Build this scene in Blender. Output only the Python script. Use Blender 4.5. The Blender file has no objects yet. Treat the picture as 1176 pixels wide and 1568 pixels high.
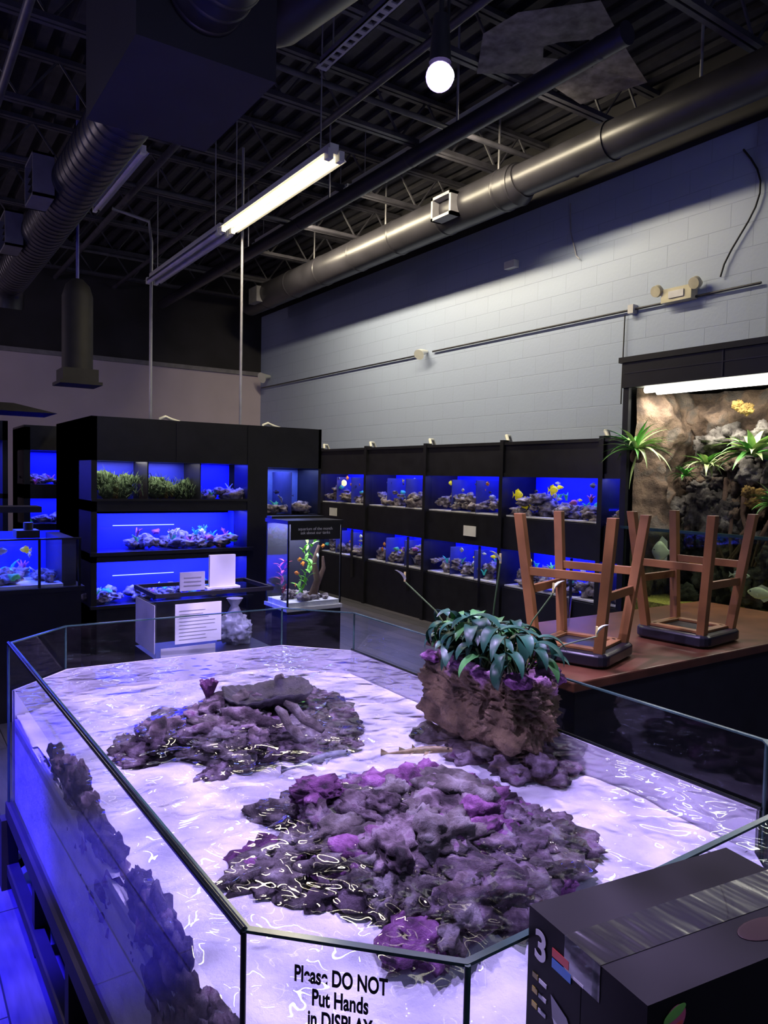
import bpy, bmesh, math, random
from mathutils import Vector, Matrix, noise
random.seed(7)
sc = bpy.context.scene
R = random.uniform
try:
    sc.view_settings.view_transform = 'Standard'
except Exception: pass

# ------------------------------------------------------------------ materials
MATS = {}
def nodes(name):
    m = bpy.data.materials.new(name); m.use_nodes = True
    nt = m.node_tree; nt.nodes.clear()
    out = nt.nodes.new('ShaderNodeOutputMaterial')
    return m, nt, out
def N(nt, t, **kw):
    n = nt.nodes.new(t)
    for k, v in kw.items(): setattr(n, k, v)
    return n
def c4(c): return (c[0], c[1], c[2], 1)
def ramp(nt, stops):
    r = nt.nodes.new('ShaderNodeValToRGB'); e = r.color_ramp.elements
    e[0].position, e[0].color = stops[0][0], c4(stops[0][1])
    e[1].position, e[1].color = stops[-1][0], c4(stops[-1][1])
    for p, c in stops[1:-1]:
        x = e.new(p); x.color = c4(c)
    return r
def mat(name, col, rough=.5, metal=0., emis=0., ecol=None, var=.15, nscale=9., bump=0., stops=None, spec=.5, detail=4, bdist=.01, bscale=None):
    if name in MATS: return MATS[name]
    m, nt, out = nodes(name); L = nt.links.new
    b = N(nt, 'ShaderNodeBsdfPrincipled')
    b.inputs['Roughness'].default_value = rough; b.inputs['Metallic'].default_value = metal
    b.inputs['Specular IOR Level'].default_value = spec
    tc = N(nt, 'ShaderNodeTexCoord'); no = N(nt, 'ShaderNodeTexNoise')
    no.inputs['Scale'].default_value = nscale; no.inputs['Detail'].default_value = detail
    L(tc.outputs['Object'], no.inputs['Vector'])
    if stops is None:
        stops = [(.3, [x*(1-var) for x in col]), (.7, [min(1, x*(1+var)) for x in col])]
    r = ramp(nt, stops)
    L(no.outputs['Fac'], r.inputs['Fac']); L(r.outputs['Color'], b.inputs['Base Color'])
    if bump:
        bn = N(nt, 'ShaderNodeBump'); bn.inputs['Strength'].default_value = bump; bn.inputs['Distance'].default_value = bdist
        src = no
        if bscale:
            src = N(nt, 'ShaderNodeTexNoise'); src.inputs['Scale'].default_value = bscale; src.inputs['Detail'].default_value = 8
            src.inputs['Roughness'].default_value = .7
            L(tc.outputs['Object'], src.inputs['Vector'])
        L(src.outputs['Fac'], bn.inputs['Height']); L(bn.outputs['Normal'], b.inputs['Normal'])
    if emis:
        b.inputs['Emission Color'].default_value = c4(ecol or col); b.inputs['Emission Strength'].default_value = emis
    L(b.outputs[0], out.inputs[0]); MATS[name] = m
    return m
def glassmat(name, tint, f0=.04, amp=.96, power=5, rough=0., waves=None):
    if name in MATS: return MATS[name]
    m, nt, out = nodes(name); L = nt.links.new
    tr = N(nt, 'ShaderNodeBsdfTransparent'); tr.inputs[0].default_value = c4(tint)
    gl = N(nt, 'ShaderNodeBsdfGlossy'); gl.inputs['Roughness'].default_value = rough
    lw = N(nt, 'ShaderNodeLayerWeight'); lw.inputs['Blend'].default_value = .5
    pw = N(nt, 'ShaderNodeMath', operation='POWER'); pw.inputs[1].default_value = power
    ma = N(nt, 'ShaderNodeMath', operation='MULTIPLY_ADD', use_clamp=True); ma.inputs[1].default_value = amp; ma.inputs[2].default_value = f0
    mx = N(nt, 'ShaderNodeMixShader')
    L(lw.outputs['Facing'], pw.inputs[0]); L(pw.outputs[0], ma.inputs[0]); L(ma.outputs[0], mx.inputs[0])
    L(tr.outputs[0], mx.inputs[1]); L(gl.outputs[0], mx.inputs[2]); L(mx.outputs[0], out.inputs[0])
    if waves:
        tc = N(nt, 'ShaderNodeTexCoord')
        prev = None
        for kind, scale, dist, loc in waves:
            bn = N(nt, 'ShaderNodeBump'); bn.inputs['Strength'].default_value = 1.; bn.inputs['Distance'].default_value = dist
            if kind == 'noise':
                t = N(nt, 'ShaderNodeTexNoise'); t.inputs['Scale'].default_value = scale; t.inputs['Detail'].default_value = 1.
                t.inputs['Distortion'].default_value = .5
                L(tc.outputs['Object'], t.inputs['Vector']); L(t.outputs['Fac'], bn.inputs['Height'])
            else:
                mp = N(nt, 'ShaderNodeMapping'); mp.inputs['Location'].default_value = (-loc[0], -loc[1], 0)
                L(tc.outputs['Object'], mp.inputs['Vector'])
                t = N(nt, 'ShaderNodeTexWave', wave_type='RINGS', rings_direction='SPHERICAL')
                t.inputs['Scale'].default_value = scale; t.inputs['Distortion'].default_value = 1.0; t.inputs['Detail Scale'].default_value = 2
                L(mp.outputs[0], t.inputs['Vector'])
                ln = N(nt, 'ShaderNodeVectorMath', operation='LENGTH'); L(mp.outputs[0], ln.inputs[0])
                mr = N(nt, 'ShaderNodeMapRange'); mr.inputs['From Min'].default_value = .05; mr.inputs['From Max'].default_value = loc[2]
                mr.inputs['To Min'].default_value = 1; mr.inputs['To Max'].default_value = 0
                L(ln.outputs['Value'], mr.inputs['Value'])
                mu = N(nt, 'ShaderNodeMath', operation='MULTIPLY'); L(mr.outputs[0], mu.inputs[0]); L(t.outputs['Fac'], mu.inputs[1])
                L(mu.outputs[0], bn.inputs['Height'])
            if prev: L(prev.outputs[0], bn.inputs['Normal'])
            prev = bn
        L(prev.outputs[0], gl.inputs['Normal']); L(prev.outputs[0], lw.inputs['Normal'])
    MATS[name] = m
    return m
def emit(name, col, s):
    m, nt, out = nodes(name)
    e = N(nt, 'ShaderNodeEmission'); e.inputs[0].default_value = c4(col); e.inputs[1].default_value = s
    nt.links.new(e.outputs[0], out.inputs[0]); MATS[name] = m
    return m

# ------------------------------------------------------------------ mesh tools
ICO = {}
def ico(s):
    if s not in ICO:
        bm = bmesh.new(); bmesh.ops.create_icosphere(bm, subdivisions=s, radius=1)
        bm.verts.ensure_lookup_table()
        ICO[s] = ([v.co.copy() for v in bm.verts], [[v.index for v in f.verts] for f in bm.faces]); bm.free()
    return ICO[s]
class MB:
    def __init__(s): s.v = []; s.f = []; s.mi = []; s.sm = []; s.mats = []
    def add(s, verts, faces, m, smooth=False):
        if m not in s.mats: s.mats.append(m)
        k = s.mats.index(m); o = len(s.v)
        s.v.extend([tuple(x) for x in verts])
        for f in faces: s.f.append([i+o for i in f]); s.mi.append(k); s.sm.append(smooth)
        return s
    def box(s, lo, hi, m, rot=0, piv=None):
        x0, y0, z0 = lo; x1, y1, z1 = hi
        V = [(x0,y0,z0),(x1,y0,z0),(x1,y1,z0),(x0,y1,z0),(x0,y0,z1),(x1,y0,z1),(x1,y1,z1),(x0,y1,z1)]
        if rot:
            p = piv or ((x0+x1)/2, (y0+y1)/2); c, sn = math.cos(rot), math.sin(rot)
            V = [(p[0]+(a-p[0])*c-(b-p[1])*sn, p[1]+(a-p[0])*sn+(b-p[1])*c, z) for a, b, z in V]
        return s.add(V, [[0,3,2,1],[4,5,6,7],[0,1,5,4],[1,2,6,5],[2,3,7,6],[3,0,4,7]], m)
    def quad(s, a, b, c, d, m): return s.add([a,b,c,d], [[0,1,2,3]], m)
    def tube(s, pts, r, m, n=10, cap=True):
        pts = [Vector(p) for p in pts]; rs = r if isinstance(r, (list, tuple)) else [r]*len(pts)
        V = []; F = []; ref = None
        for i, p in enumerate(pts):
            t = (pts[min(i+1, len(pts)-1)]-pts[max(i-1, 0)])
            if t.length < 1e-9: t = Vector((0,0,1))
            t.normalize()
            if ref is None: ref = Vector((0,0,1)) if abs(t.z) < .9 else Vector((1,0,0))
            a = ref-t*ref.dot(t)
            if a.length < 1e-4: a = t.orthogonal()
            a.normalize(); b = t.cross(a); ref = a
            for k in range(n):
                g = 2*math.pi*k/n; V.append(p+(a*math.cos(g)+b*math.sin(g))*rs[i])
        for i in range(len(pts)-1):
            for k in range(n): F.append([i*n+k, i*n+(k+1) % n, (i+1)*n+(k+1) % n, (i+1)*n+k])
        s.add(V, F, m, n > 5)
        if cap: s.add([V[k] for k in range(n)], [list(range(n))[::-1]], m); s.add(V[-n:], [list(range(n))], m)
        return s
    def rock(s, c, r, m, seed=0, sub=3, amp=.35, fine=.12, yaw=0, sq=0):
        vs, fs = ico(sub); V = []; cs, sn = math.cos(yaw), math.sin(yaw); o = Vector((seed*3.17, seed*1.31, seed*.77))
        for p in vs:
            q = p.copy()
            if sq:
                mxx = max(abs(q.x), abs(q.y), abs(q.z)); q = q*(1-sq)+(q/mxx)*sq*.85
            k = 1+amp*noise.noise(p*1.5+o)+fine*noise.noise(p*4.5+o*2)
            if sub > 3: k += fine*.9*(.35-abs(noise.noise(p*7+o)))*1.5+fine*.5*noise.noise(p*15+o)
            else: k += fine*.6*noise.noise(p*10+o)
            q = q*k; x, y = q.x*r[0], q.y*r[1]
            V.append((c[0]+x*cs-y*sn, c[1]+x*sn+y*cs, c[2]+q.z*r[2]))
        return s.add(V, fs, m, True)
    def leaf(s, base, az, el, L, W, droop, m, prof='lance', fold=.35, n=8):
        p = Vector(base); V = []; F = []
        for i in range(n+1):
            t = i/n
            w = W*(math.sin(math.pi*min(1, t**.75))**.8 if prof == 'lance' else min(1, (1-t)*1.6+.02)*(.75+.25*math.sin(math.pi*t)))
            if prof == 'lance': w = max(w, W*.06 if t < .5 else .0005)
            tg = Vector((math.cos(el)*math.cos(az), math.cos(el)*math.sin(az), math.sin(el)))
            sd = Vector((-math.sin(az), math.cos(az), 0)); nm = tg.cross(sd)
            if nm.z < 0 and abs(el) < 1.5: nm = -nm
            V += [p+sd*w+nm*w*fold, p, p-sd*w+nm*w*fold]
            p = p+tg*L/n; el -= droop/n
        for i in range(n):
            a = i*3; F += [[a, a+1, a+4, a+3], [a+1, a+2, a+5, a+4]]
        return s.add(V, F, m, True)
    def fish(s, c, yaw, L, H, m, mf=None, T=.22, eye=None, pitch=0):
        mf = mf or m; cs, sn = math.cos(yaw), math.sin(yaw)
        def tr(x, y, z):
            z2 = z+x*math.sin(pitch); return (c[0]+x*cs-y*sn, c[1]+x*sn+y*cs, c[2]+z2)
        prof = [(0,.02),(.05,.3),(.15,.62),(.3,.95),(.45,1),(.6,.8),(.75,.45),(.86,.2),(.9,.18)]
        V = []; F = []; n = 10
        for t, h in prof:
            for k in range(n):
                g = 2*math.pi*k/n; V.append(tr((.5-t)*L, math.cos(g)*h*H*T*(1 if t < .6 else .6), math.sin(g)*h*H/2))
        for i in range(len(prof)-1):
            for k in range(n): F.append([i*n+k, i*n+(k+1) % n, (i+1)*n+(k+1) % n, (i+1)*n+k])
        s.add(V, F, m, True)
        s.add([tr(-.38*L,0,.09*H), tr(-.38*L,0,-.09*H), tr(-.56*L,0,-.42*H), tr(-.5*L,0,0), tr(-.56*L,0,.42*H)], [[0,1,3],[1,2,3],[0,3,4]], mf)
        s.add([tr(.2*L,0,.42*H), tr(.0*L,0,.72*H), tr(-.28*L,0,.5*H), tr(-.3*L,0,.2*H)], [[0,1,2,3]], mf)
        s.add([tr(.05*L,0,-.45*H), tr(-.1*L,0,-.7*H), tr(-.28*L,0,-.45*H), tr(-.3*L,0,-.18*H)], [[0,1,2,3]], mf)
        for sg in (1, -1):
            s.add([tr(.18*L, sg*H*T*.9, -.05*H), tr(.02*L, sg*H*T*1.5, -.2*H), tr(.04*L, sg*H*T*1.4, .02*H)], [[0,1,2]], mf)
            if eye:
                vs, fs = ico(1); s.add([tr(.36*L+v.x*.03*L, sg*H*T*.62+v.y*.02*L, .08*H+v.z*.03*L) for v in vs], fs, eye, True)
        return s
    def build(s, name, parent=None, origin=None, bevel=0):
        me = bpy.data.meshes.new(name)
        if origin is None and parent is None and s.v:
            xs = [v[0] for v in s.v]; ys = [v[1] for v in s.v]; zs = [v[2] for v in s.v]
            origin = ((min(xs)+max(xs))/2, (min(ys)+max(ys))/2, min(zs))
        o = origin or (0, 0, 0)
        me.from_pydata([(a-o[0], b-o[1], c-o[2]) for a, b, c in s.v], [], s.f)
        for m in s.mats: me.materials.append(m)
        me.polygons.foreach_set('material_index', s.mi); me.polygons.foreach_set('use_smooth', s.sm); me.update()
        ob = bpy.data.objects.new(name, me); ob.location = o; sc.collection.objects.link(ob)
        if bevel:
            b = ob.modifiers.new('bevel', 'BEVEL'); b.width = bevel; b.segments = 2; b.limit_method = 'ANGLE'
        if parent: ob.parent = parent
        return ob
def empty(name):
    e = bpy.data.objects.new(name, None); sc.collection.objects.link(e); return e
def area(name, loc, sx, sy, power, col, rot=(0,0,0), parent=None, spread=math.pi):
    l = bpy.data.lights.new(name, 'AREA'); l.shape = 'RECTANGLE'; l.size = sx; l.size_y = sy; l.energy = power; l.color = col; l.spread = spread
    o = bpy.data.objects.new(name, l); o.location = loc; o.rotation_euler = rot; sc.collection.objects.link(o)
    if parent: o.parent = parent
    return o
def point(name, loc, power, col, rad=.1):
    l = bpy.data.lights.new(name, 'POINT'); l.energy = power; l.color = col; l.shadow_soft_size = rad
    o = bpy.data.objects.new(name, l); o.location = loc; sc.collection.objects.link(o); return o
def textmesh(body, size, M, m, name, parent, off=.0, sx=1, align='CENTER'):
    cu = bpy.data.curves.new(name, 'FONT'); cu.body = body; cu.size = size; cu.offset = off; cu.align_x = align; cu.extrude = .0003
    cu.space_line = .95
    o = bpy.data.objects.new(name, cu); sc.collection.objects.link(o); o.data.materials.append(m)
    o.matrix_world = M @ Matrix.Diagonal((sx, 1, 1, 1))
    if parent: o.parent = parent
    return o

BLACK = mat('black_laminate', (.010,.010,.014), .42, var=.3, spec=.4)
BLACKM = mat('black_matte', (.013,.012,.016), .7, var=.3)
CEIL = mat('black_ceiling_paint', (.017,.015,.022), .75, var=.4, nscale=2)
DUCT = mat('black_duct', (.034,.032,.044), .38, metal=.3, var=.3, nscale=3)
GALV = mat('galvanized_steel', (.4,.39,.45), .4, metal=.5)
WHITE = mat('white_paper', (.75,.75,.78), .6, var=.05)
WPLAST = mat('white_plastic', (.7,.7,.68), .4, var=.05)
GLASS = glassmat('clear_glass', (.93,.97,.97))
GLASSW = glassmat('rack_glass', (.97,.98,1), f0=.05)
EDGE = mat('glass_edge_green', (.035,.08,.07), .2, var=.3)
EDGEL = mat('glass_edge_dark', (.006,.009,.010), .2, var=.3)
SAND = mat('aragonite_sand', (.8,.78,.82), .9, nscale=7, bump=.8, stops=[(.3,(.60,.58,.68)),(.5,(.77,.76,.82)),(.7,(.87,.86,.88))], bdist=.02, detail=8, bscale=16)
ROCKM = mat('live_rock', (.2,.15,.2), .85, nscale=14, bump=1, detail=12, bdist=.02, bscale=45,
            stops=[(.3,(.014,.010,.013)),(.42,(.075,.05,.065)),(.52,(.21,.15,.19)),(.6,(.42,.33,.40)),(.7,(.25,.10,.24))])
ROCKP = mat('coralline_rock', (.3,.1,.3), .85, nscale=18, bump=1, detail=12, bdist=.02, bscale=50,
            stops=[(.3,(.035,.015,.035)),(.45,(.20,.06,.20)),(.6,(.42,.16,.42)),(.72,(.55,.36,.55))])
ROCKG = mat('grey_rock', (.2,.19,.18), .9, nscale=16, bump=1, detail=12, bdist=.02, bscale=50,
            stops=[(.3,(.028,.024,.022)),(.5,(.18,.15,.15)),(.7,(.48,.44,.46))])
ROCKD = mat('dark_rock', (.1,.09,.1), .9, nscale=16, bump=1, detail=12, bdist=.02, bscale=50,
            stops=[(.3,(.012,.010,.012)),(.5,(.07,.058,.07)),(.7,(.21,.19,.23))])
BLUEB = mat('blue_tank_back', (.015,.03,.85), .6, var=.15, nscale=3)
EYE = mat('fish_eye', (.01,.01,.01), .2)

# ------------------------------------------------------------------ camera
a, p, ro = math.radians(34.2), math.radians(2.69), math.radians(1.2)
f = Vector((math.sin(a)*math.cos(p), math.cos(a)*math.cos(p), -math.sin(p)))
h = Vector((math.cos(a), -math.sin(a), 0)); v = h.cross(f)
cr = h*math.cos(ro)+v*math.sin(ro); cu_ = -h*math.sin(ro)+v*math.cos(ro)
cd = bpy.data.cameras.new('camera'); cam = bpy.data.objects.new('camera', cd); sc.collection.objects.link(cam)
Mx = Matrix((cr, cu_, -f)).transposed().to_4x4(); Mx.translation = Vector((0,0,1.65)); cam.matrix_world = Mx
cd.sensor_fit = 'VERTICAL'; cd.sensor_height = 36; cd.lens = 1130/1568*36; cd.clip_start = .02
sc.camera = cam

# ------------------------------------------------------------------ room shell
XL, XR, YN, YB, ZC = -3.2, 5.9, -2.0, 12.9, 5.3
m, nt, out = nodes('painted_block'); Lk = nt.links.new
tc = N(nt, 'ShaderNodeTexCoord'); sx = N(nt, 'ShaderNodeSeparateXYZ'); cb = N(nt, 'ShaderNodeCombineXYZ')
Lk(tc.outputs['Object'], sx.inputs[0]); Lk(sx.outputs['Y'], cb.inputs['X']); Lk(sx.outputs['Z'], cb.inputs['Y'])
br = N(nt, 'ShaderNodeTexBrick'); br.inputs['Scale'].default_value = 1; br.inputs['Brick Width'].default_value = .4
br.inputs['Row Height'].default_value = .2; br.inputs['Mortar Size'].default_value = .004; br.inputs['Mortar Smooth'].default_value = .5
br.inputs['Color1'].default_value = (.32,.38,.56,1); br.inputs['Color2'].default_value = (.315,.37,.55,1); br.inputs['Mortar'].default_value = (.27,.32,.48,1)
bs = N(nt, 'ShaderNodeBsdfPrincipled'); bs.inputs['Roughness'].default_value = .5
bn = N(nt, 'ShaderNodeBump'); bn.inputs['Strength'].default_value = .4; bn.inputs['Distance'].default_value = .008; bn.invert = True
nz = N(nt, 'ShaderNodeTexNoise'); nz.inputs['Scale'].default_value = 30
b2 = N(nt, 'ShaderNodeBump'); b2.inputs['Strength'].default_value = .3; b2.inputs['Distance'].default_value = .004
Lk(cb.outputs[0], br.inputs['Vector']); Lk(br.outputs['Color'], bs.inputs['Base Color']); Lk(br.outputs['Fac'], bn.inputs['Height'])
Lk(tc.outputs['Object'], nz.inputs['Vector']); Lk(nz.outputs['Fac'], b2.inputs['Height']); Lk(bn.outputs[0], b2.inputs['Normal'])
Lk(b2.outputs[0], bs.inputs['Normal']); Lk(bs.outputs[0], out.inputs[0])
BLOCK = m
PINK = mat('pink_drywall', (.54,.46,.54), .7, var=.05, nscale=2)
m, nt, out = nodes('plank_floor'); Lk = nt.links.new
tc = N(nt, 'ShaderNodeTexCoord'); mp = N(nt, 'ShaderNodeMapping'); mp.inputs['Rotation'].default_value = (0,0,math.pi/2)
br = N(nt, 'ShaderNodeTexBrick'); br.inputs['Scale'].default_value = 1; br.inputs['Brick Width'].default_value = 1.2; br.inputs['Row Height'].default_value = .15
br.inputs['Mortar Size'].default_value = .003
br.inputs['Color1'].default_value = (.10,.10,.14,1); br.inputs['Color2'].default_value = (.15,.14,.19,1); br.inputs['Mortar'].default_value = (.02,.02,.03,1)
nz = N(nt, 'ShaderNodeTexNoise'); nz.inputs['Scale'].default_value = 6; mp2 = N(nt, 'ShaderNodeMapping'); mp2.inputs['Scale'].default_value = (8,1,1)
mxx = N(nt, 'ShaderNodeMixRGB', blend_type='MULTIPLY'); mxx.inputs[0].default_value = .6
bs = N(nt, 'ShaderNodeBsdfPrincipled'); bs.inputs['Roughness'].default_value = .4
Lk(tc.outputs['Object'], mp.inputs[0]); Lk(mp.outputs[0], br.inputs['Vector']); Lk(tc.outputs['Object'], mp2.inputs[0]); Lk(mp2.outputs[0], nz.inputs['Vector'])
Lk(br.outputs['Color'], mxx.inputs[1]); Lk(nz.outputs['Fac'], mxx.inputs[2]); Lk(mxx.outputs[0], bs.inputs['Base Color']); Lk(bs.outputs[0], out.inputs[0])
FLOOR = m
MB().box((XL,YN,-.1),(XR,YB,0),FLOOR).build('floor', origin=(0,0,0))
w = MB().box((XR,YN,0),(XR+.15,YB,4.6),BLOCK).box((XR,YN,4.6),(XR+.15,YB,ZC),CEIL)
w.box((5.55,1.9,0),(XR,3.07,4.52),mat('pilaster_paint',(.38,.43,.56),.6,var=.04)).build('wall_right', origin=(0,0,0))
MB().box((XL,YB,0),(XR,YB+.15,3.5),PINK).box((XL,YB,3.5),(XR,YB+.15,ZC),CEIL).build('wall_back', origin=(0,0,0))
MB().box((XL,YB-.05,3.49),(XR-.02,YB-.002,3.56),mat('grey_trim',(.2,.19,.22),.6)).build('trim_1', origin=(0,0,0))
MB().box((XL-.15,YN,0),(XL,YB,ZC),mat('left_wall_paint',(.2,.2,.26),.7)).build('wall_left', origin=(0,0,0))
MB().box((XL,YN-.15,0),(XR,YN,ZC),mat('near_wall_paint',(.3,.3,.34),.7)).build('wall_front', origin=(0,0,0))
MB().box((XL,YN,ZC),(XR,YB,ZC+.1),CEIL).build('ceiling', origin=(0,0,0))
RIB = mat('deck_rib_paint', (.036,.034,.048), .6, var=.3)
rb = MB(); x = XL+.1
while x < XR-.1:
    rb.box((x,YN,ZC-.05),(x+.09,YB,ZC),RIB); x += .2
rb.build('ceiling_deck_ribs')
JO = mat('joist_paint', (.058,.055,.076), .5, var=.3)
jb = MB(); y = -1.0
while y < 12.6:
    for z in (ZC-.09, ZC-.5):
        jb.box((XL,y-.05,z-.025),(XR,y-.01,z+.015),JO); jb.box((XL,y+.01,z-.025),(XR,y+.05,z+.015),JO)
    x = XL; k = 0
    while x < XR-.3:
        z0, z1 = (ZC-.5, ZC-.09) if k % 2 == 0 else (ZC-.09, ZC-.5)
        jb.tube([(x,y,z0),(x+.3,y,z1)], .012, JO, n=5); x += .3; k += 1
    y += 1.35
jb.build('ceiling_joists')
bm_ = MB()
for xx, zz, rr in ((.2,4.75,.05),(2.3,4.72,.035),(3.2,4.7,.03),(-1.2,4.6,.06),(.75,4.45,.03)):
    bm_.tube([(xx,YN+.05,zz),(xx,YB-.05,zz)], rr, JO, n=8)
for yy in (5.2, 8.2, 11.0): bm_.tube([(XL,yy,4.72),(XR-.1,yy,4.72)], .025, JO, n=8)
bm_.build('ceiling_pipes')
pts = [(3.55,3.75),(3.9,3.35),(4.5,3.6),(5.0,3.8),(4.8,4.3),(4.2,4.25),(3.8,4.45),(3.55,4.1)]
hole = [(4.05,3.85),(4.2,3.7),(4.4,3.8),(4.5,3.92),(4.35,4.08),(4.2,4.0),(4.1,4.05),(4.0,3.95)]
ib = MB(); V = [(q[0],q[1],4.78+.03*math.sin(i*3)) for i, q in enumerate(pts)]+[(q[0],q[1],4.8) for q in hole]
ib.add(V, [[i,(i+1)%8,8+(i+1)%8,8+i] for i in range(8)], mat('torn_board',(.15,.135,.15),.8,var=.5,nscale=12))
ib.build('torn_ceiling_board')

# ------------------------------------------------------------------ ducts
def duct(name, x, z, r, y0, y1, seams=True, col=DUCT, step=.9, sw=.02):
    mb = MB(); mb.tube([(x,y0,z),(x,y1,z)], r, col, n=32)
    y = y0+.2
    while y < y1-.1 and seams:
        mb.tube([(x,y-sw,z),(x,y-sw*.5,z),(x,y+sw*.5,z),(x,y+sw,z)], [r*1.001,r*1.035,r*1.035,r*1.001], col, n=32); y += step
    return mb
VENT = mat('vent_frame_paint',(.16,.155,.19),.5)
d1 = duct('d', 1.33, 4.0, .19, 1.0, 10.3, step=.12, sw=.015)
d1.tube([(1.33,10.3,4.0),(1.33,10.45,3.97),(1.33,10.55,3.85),(1.33,10.58,3.7)], .19, DUCT, n=24)
d1.box((1.0,3.62,3.7),(1.72,4.65,4.75), mat('black_plenum',(.022,.021,.03),.6,var=.2,nscale=2))
d1.tube([(1.60,4.1,4.25),(1.85,3.9,4.3),(1.95,3.4,4.32),(1.95,1.0,4.32)], .22, DUCT, n=28)
yq = 1.2
while yq < 3.4: d1.tube([(1.95,yq-.012,4.32),(1.95,yq+.012,4.32)], .226, DUCT, n=28); yq += .12
for yy in (6.7, 8.3):
    for lo, hi in (((1.00,yy-.2,3.83),(1.16,yy-.18,4.17)),((1.00,yy+.18,3.83),(1.16,yy+.2,4.17)),((1.00,yy-.2,4.15),(1.16,yy+.2,4.17)),((1.00,yy-.2,3.83),(1.16,yy+.2,3.85))):
        d1.box(lo, hi, VENT)
    d1.box((1.11,yy-.18,3.85),(1.12,yy+.18,4.15), BLACKM)
    for k in range(4): d1.box((1.02,yy-.18,3.9+k*.06),(1.06,yy+.18,3.904+k*.06), BLACKM)
d1.build('round_air_duct')
d2 = duct('d', 5.1, 4.5, .2, 5.3, 11.6)
d2.tube([(5.1,5.35,4.5),(5.1,5.25,4.52)], [.21,.17], DUCT, n=28)
d2.tube([(5.1,1.0,4.52),(5.1,5.3,4.52)], .155, DUCT, n=28)
for yy in (2.6, 4.2): d2.tube([(5.1,yy,4.52),(5.1,yy+.05,4.52)], .165, DUCT, n=28)
for lo, hi in (((4.82,6.0,4.36),(4.95,6.03,4.6)),((4.82,6.3,4.36),(4.95,6.33,4.6)),((4.82,6.0,4.57),(4.95,6.33,4.6)),((4.82,6.0,4.36),(4.95,6.33,4.39)),
               ((4.85,10.8,4.36),(4.95,11.1,4.6))): d2.box(lo, hi, VENT)
for yy in (3.4, 5.6, 7.6, 9.4): d2.tube([(5.1,yy,4.6),(5.1,yy,ZC-.02)], .012, GALV, n=6)
d2.build('round_air_duct')
d3 = duct('d', 3.74, 4.36, .07, 3.0, 12.0, step=2.0)
for yy in (4.6, 6.6, 8.6): d3.tube([(3.74,yy,4.42),(3.74,yy,ZC-.02)], .01, GALV, n=6)
d3.build('round_air_duct')
st = MB(); y = 2.2
while y < 4.3:
    st.box((2.35,y,4.3),(2.37,y+.045,4.31),GALV); st.box((2.41,y,4.3),(2.43,y+.045,4.31),GALV); st.box((2.35,y+.045,4.3),(2.43,y+.08,4.31),GALV); y += .08
st.box((2.35,2.2,4.3),(2.355,4.3,4.34),GALV).box((2.425,2.2,4.3),(2.43,4.3,4.34),GALV)
for yy in (2.6,4.2): st.tube([(2.39,yy,4.3),(2.39,yy,ZC-.02)], .006, GALV, n=6)
st.build('perforated_steel_channel')

# ------------------------------------------------------------------ fluorescent lights
TUBE = emit('warm_tube_light', (1,.86,.50), 4.0)
TUBE2 = emit('cool_tube_light', (1,.93,.72), 5)
TUBEOFF = mat('unlit_tube', (.6,.55,.8), .3)
FIX = mat('white_fixture', (.75,.75,.75), .4, var=.04)
WARM = (1,.87,.56)
def fixture(x, y0, y1, z, tm, hang=True, power=0, rot=0):
    e = empty('fluorescent_light'); mb = MB()
    mb.box((x-.035,y0,z+.03),(x+.035,y1,z+.1), FIX)
    mb.add([(x-.1,y0,z),(x-.035,y0,z+.05),(x-.035,y1,z+.05),(x-.1,y1,z),(x+.1,y0,z),(x+.035,y0,z+.05),(x+.035,y1,z+.05),(x+.1,y1,z)],
           [[0,1,2,3],[4,5,6,7]], FIX)
    for s in (-.045,.045):
        mb.tube([(x+s,y0+.03,z),(x+s,y1-.03,z)], .020, tm, n=12)
        for yy in (y0, y1): mb.box((x+s-.02,yy-.03,z-.02),(x+s+.02,yy+.03,z+.05), FIX)
    if hang:
        for yy in (y0+.2, y1-.2): mb.tube([(x,yy,z+.1),(x,yy,ZC-.02)], .006, GALV, n=6)
    mb.build('housing_and_tubes', e)
    if power: area('tube_glow', (x,(y0+y1)/2,z-.022), .12, y1-y0-.1, power, WARM, rot=(0,rot,0), parent=e)
    return e
fixture(2.63, 4.58, 6.52, 3.87, TUBE, power=45)
fixture(2.63, 6.62, 8.8, 3.87, TUBEOFF)
fixture(4.22, 4.4, 6.9, 4.72, TUBE2, power=110, rot=math.radians(-64))
fixture(4.22, 7.0, 9.4, 4.72, TUBE2, power=140, rot=math.radians(-64))
fixture(1.9, 6.8, 8.6, 4.5, TUBEOFF)
MB().tube([(2.80,6.57,2.12),(2.80,6.57,4.68)], .013, GALV, n=8).build('conduit_pole')
MB().tube([(2.64,8.87,0),(2.64,8.87,4.35),(2.62,8.9,4.6),(2.2,8.9,4.66)], .02, GALV, n=8).build('conduit_pole')
VIO = (.60,.46,1.)
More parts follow.
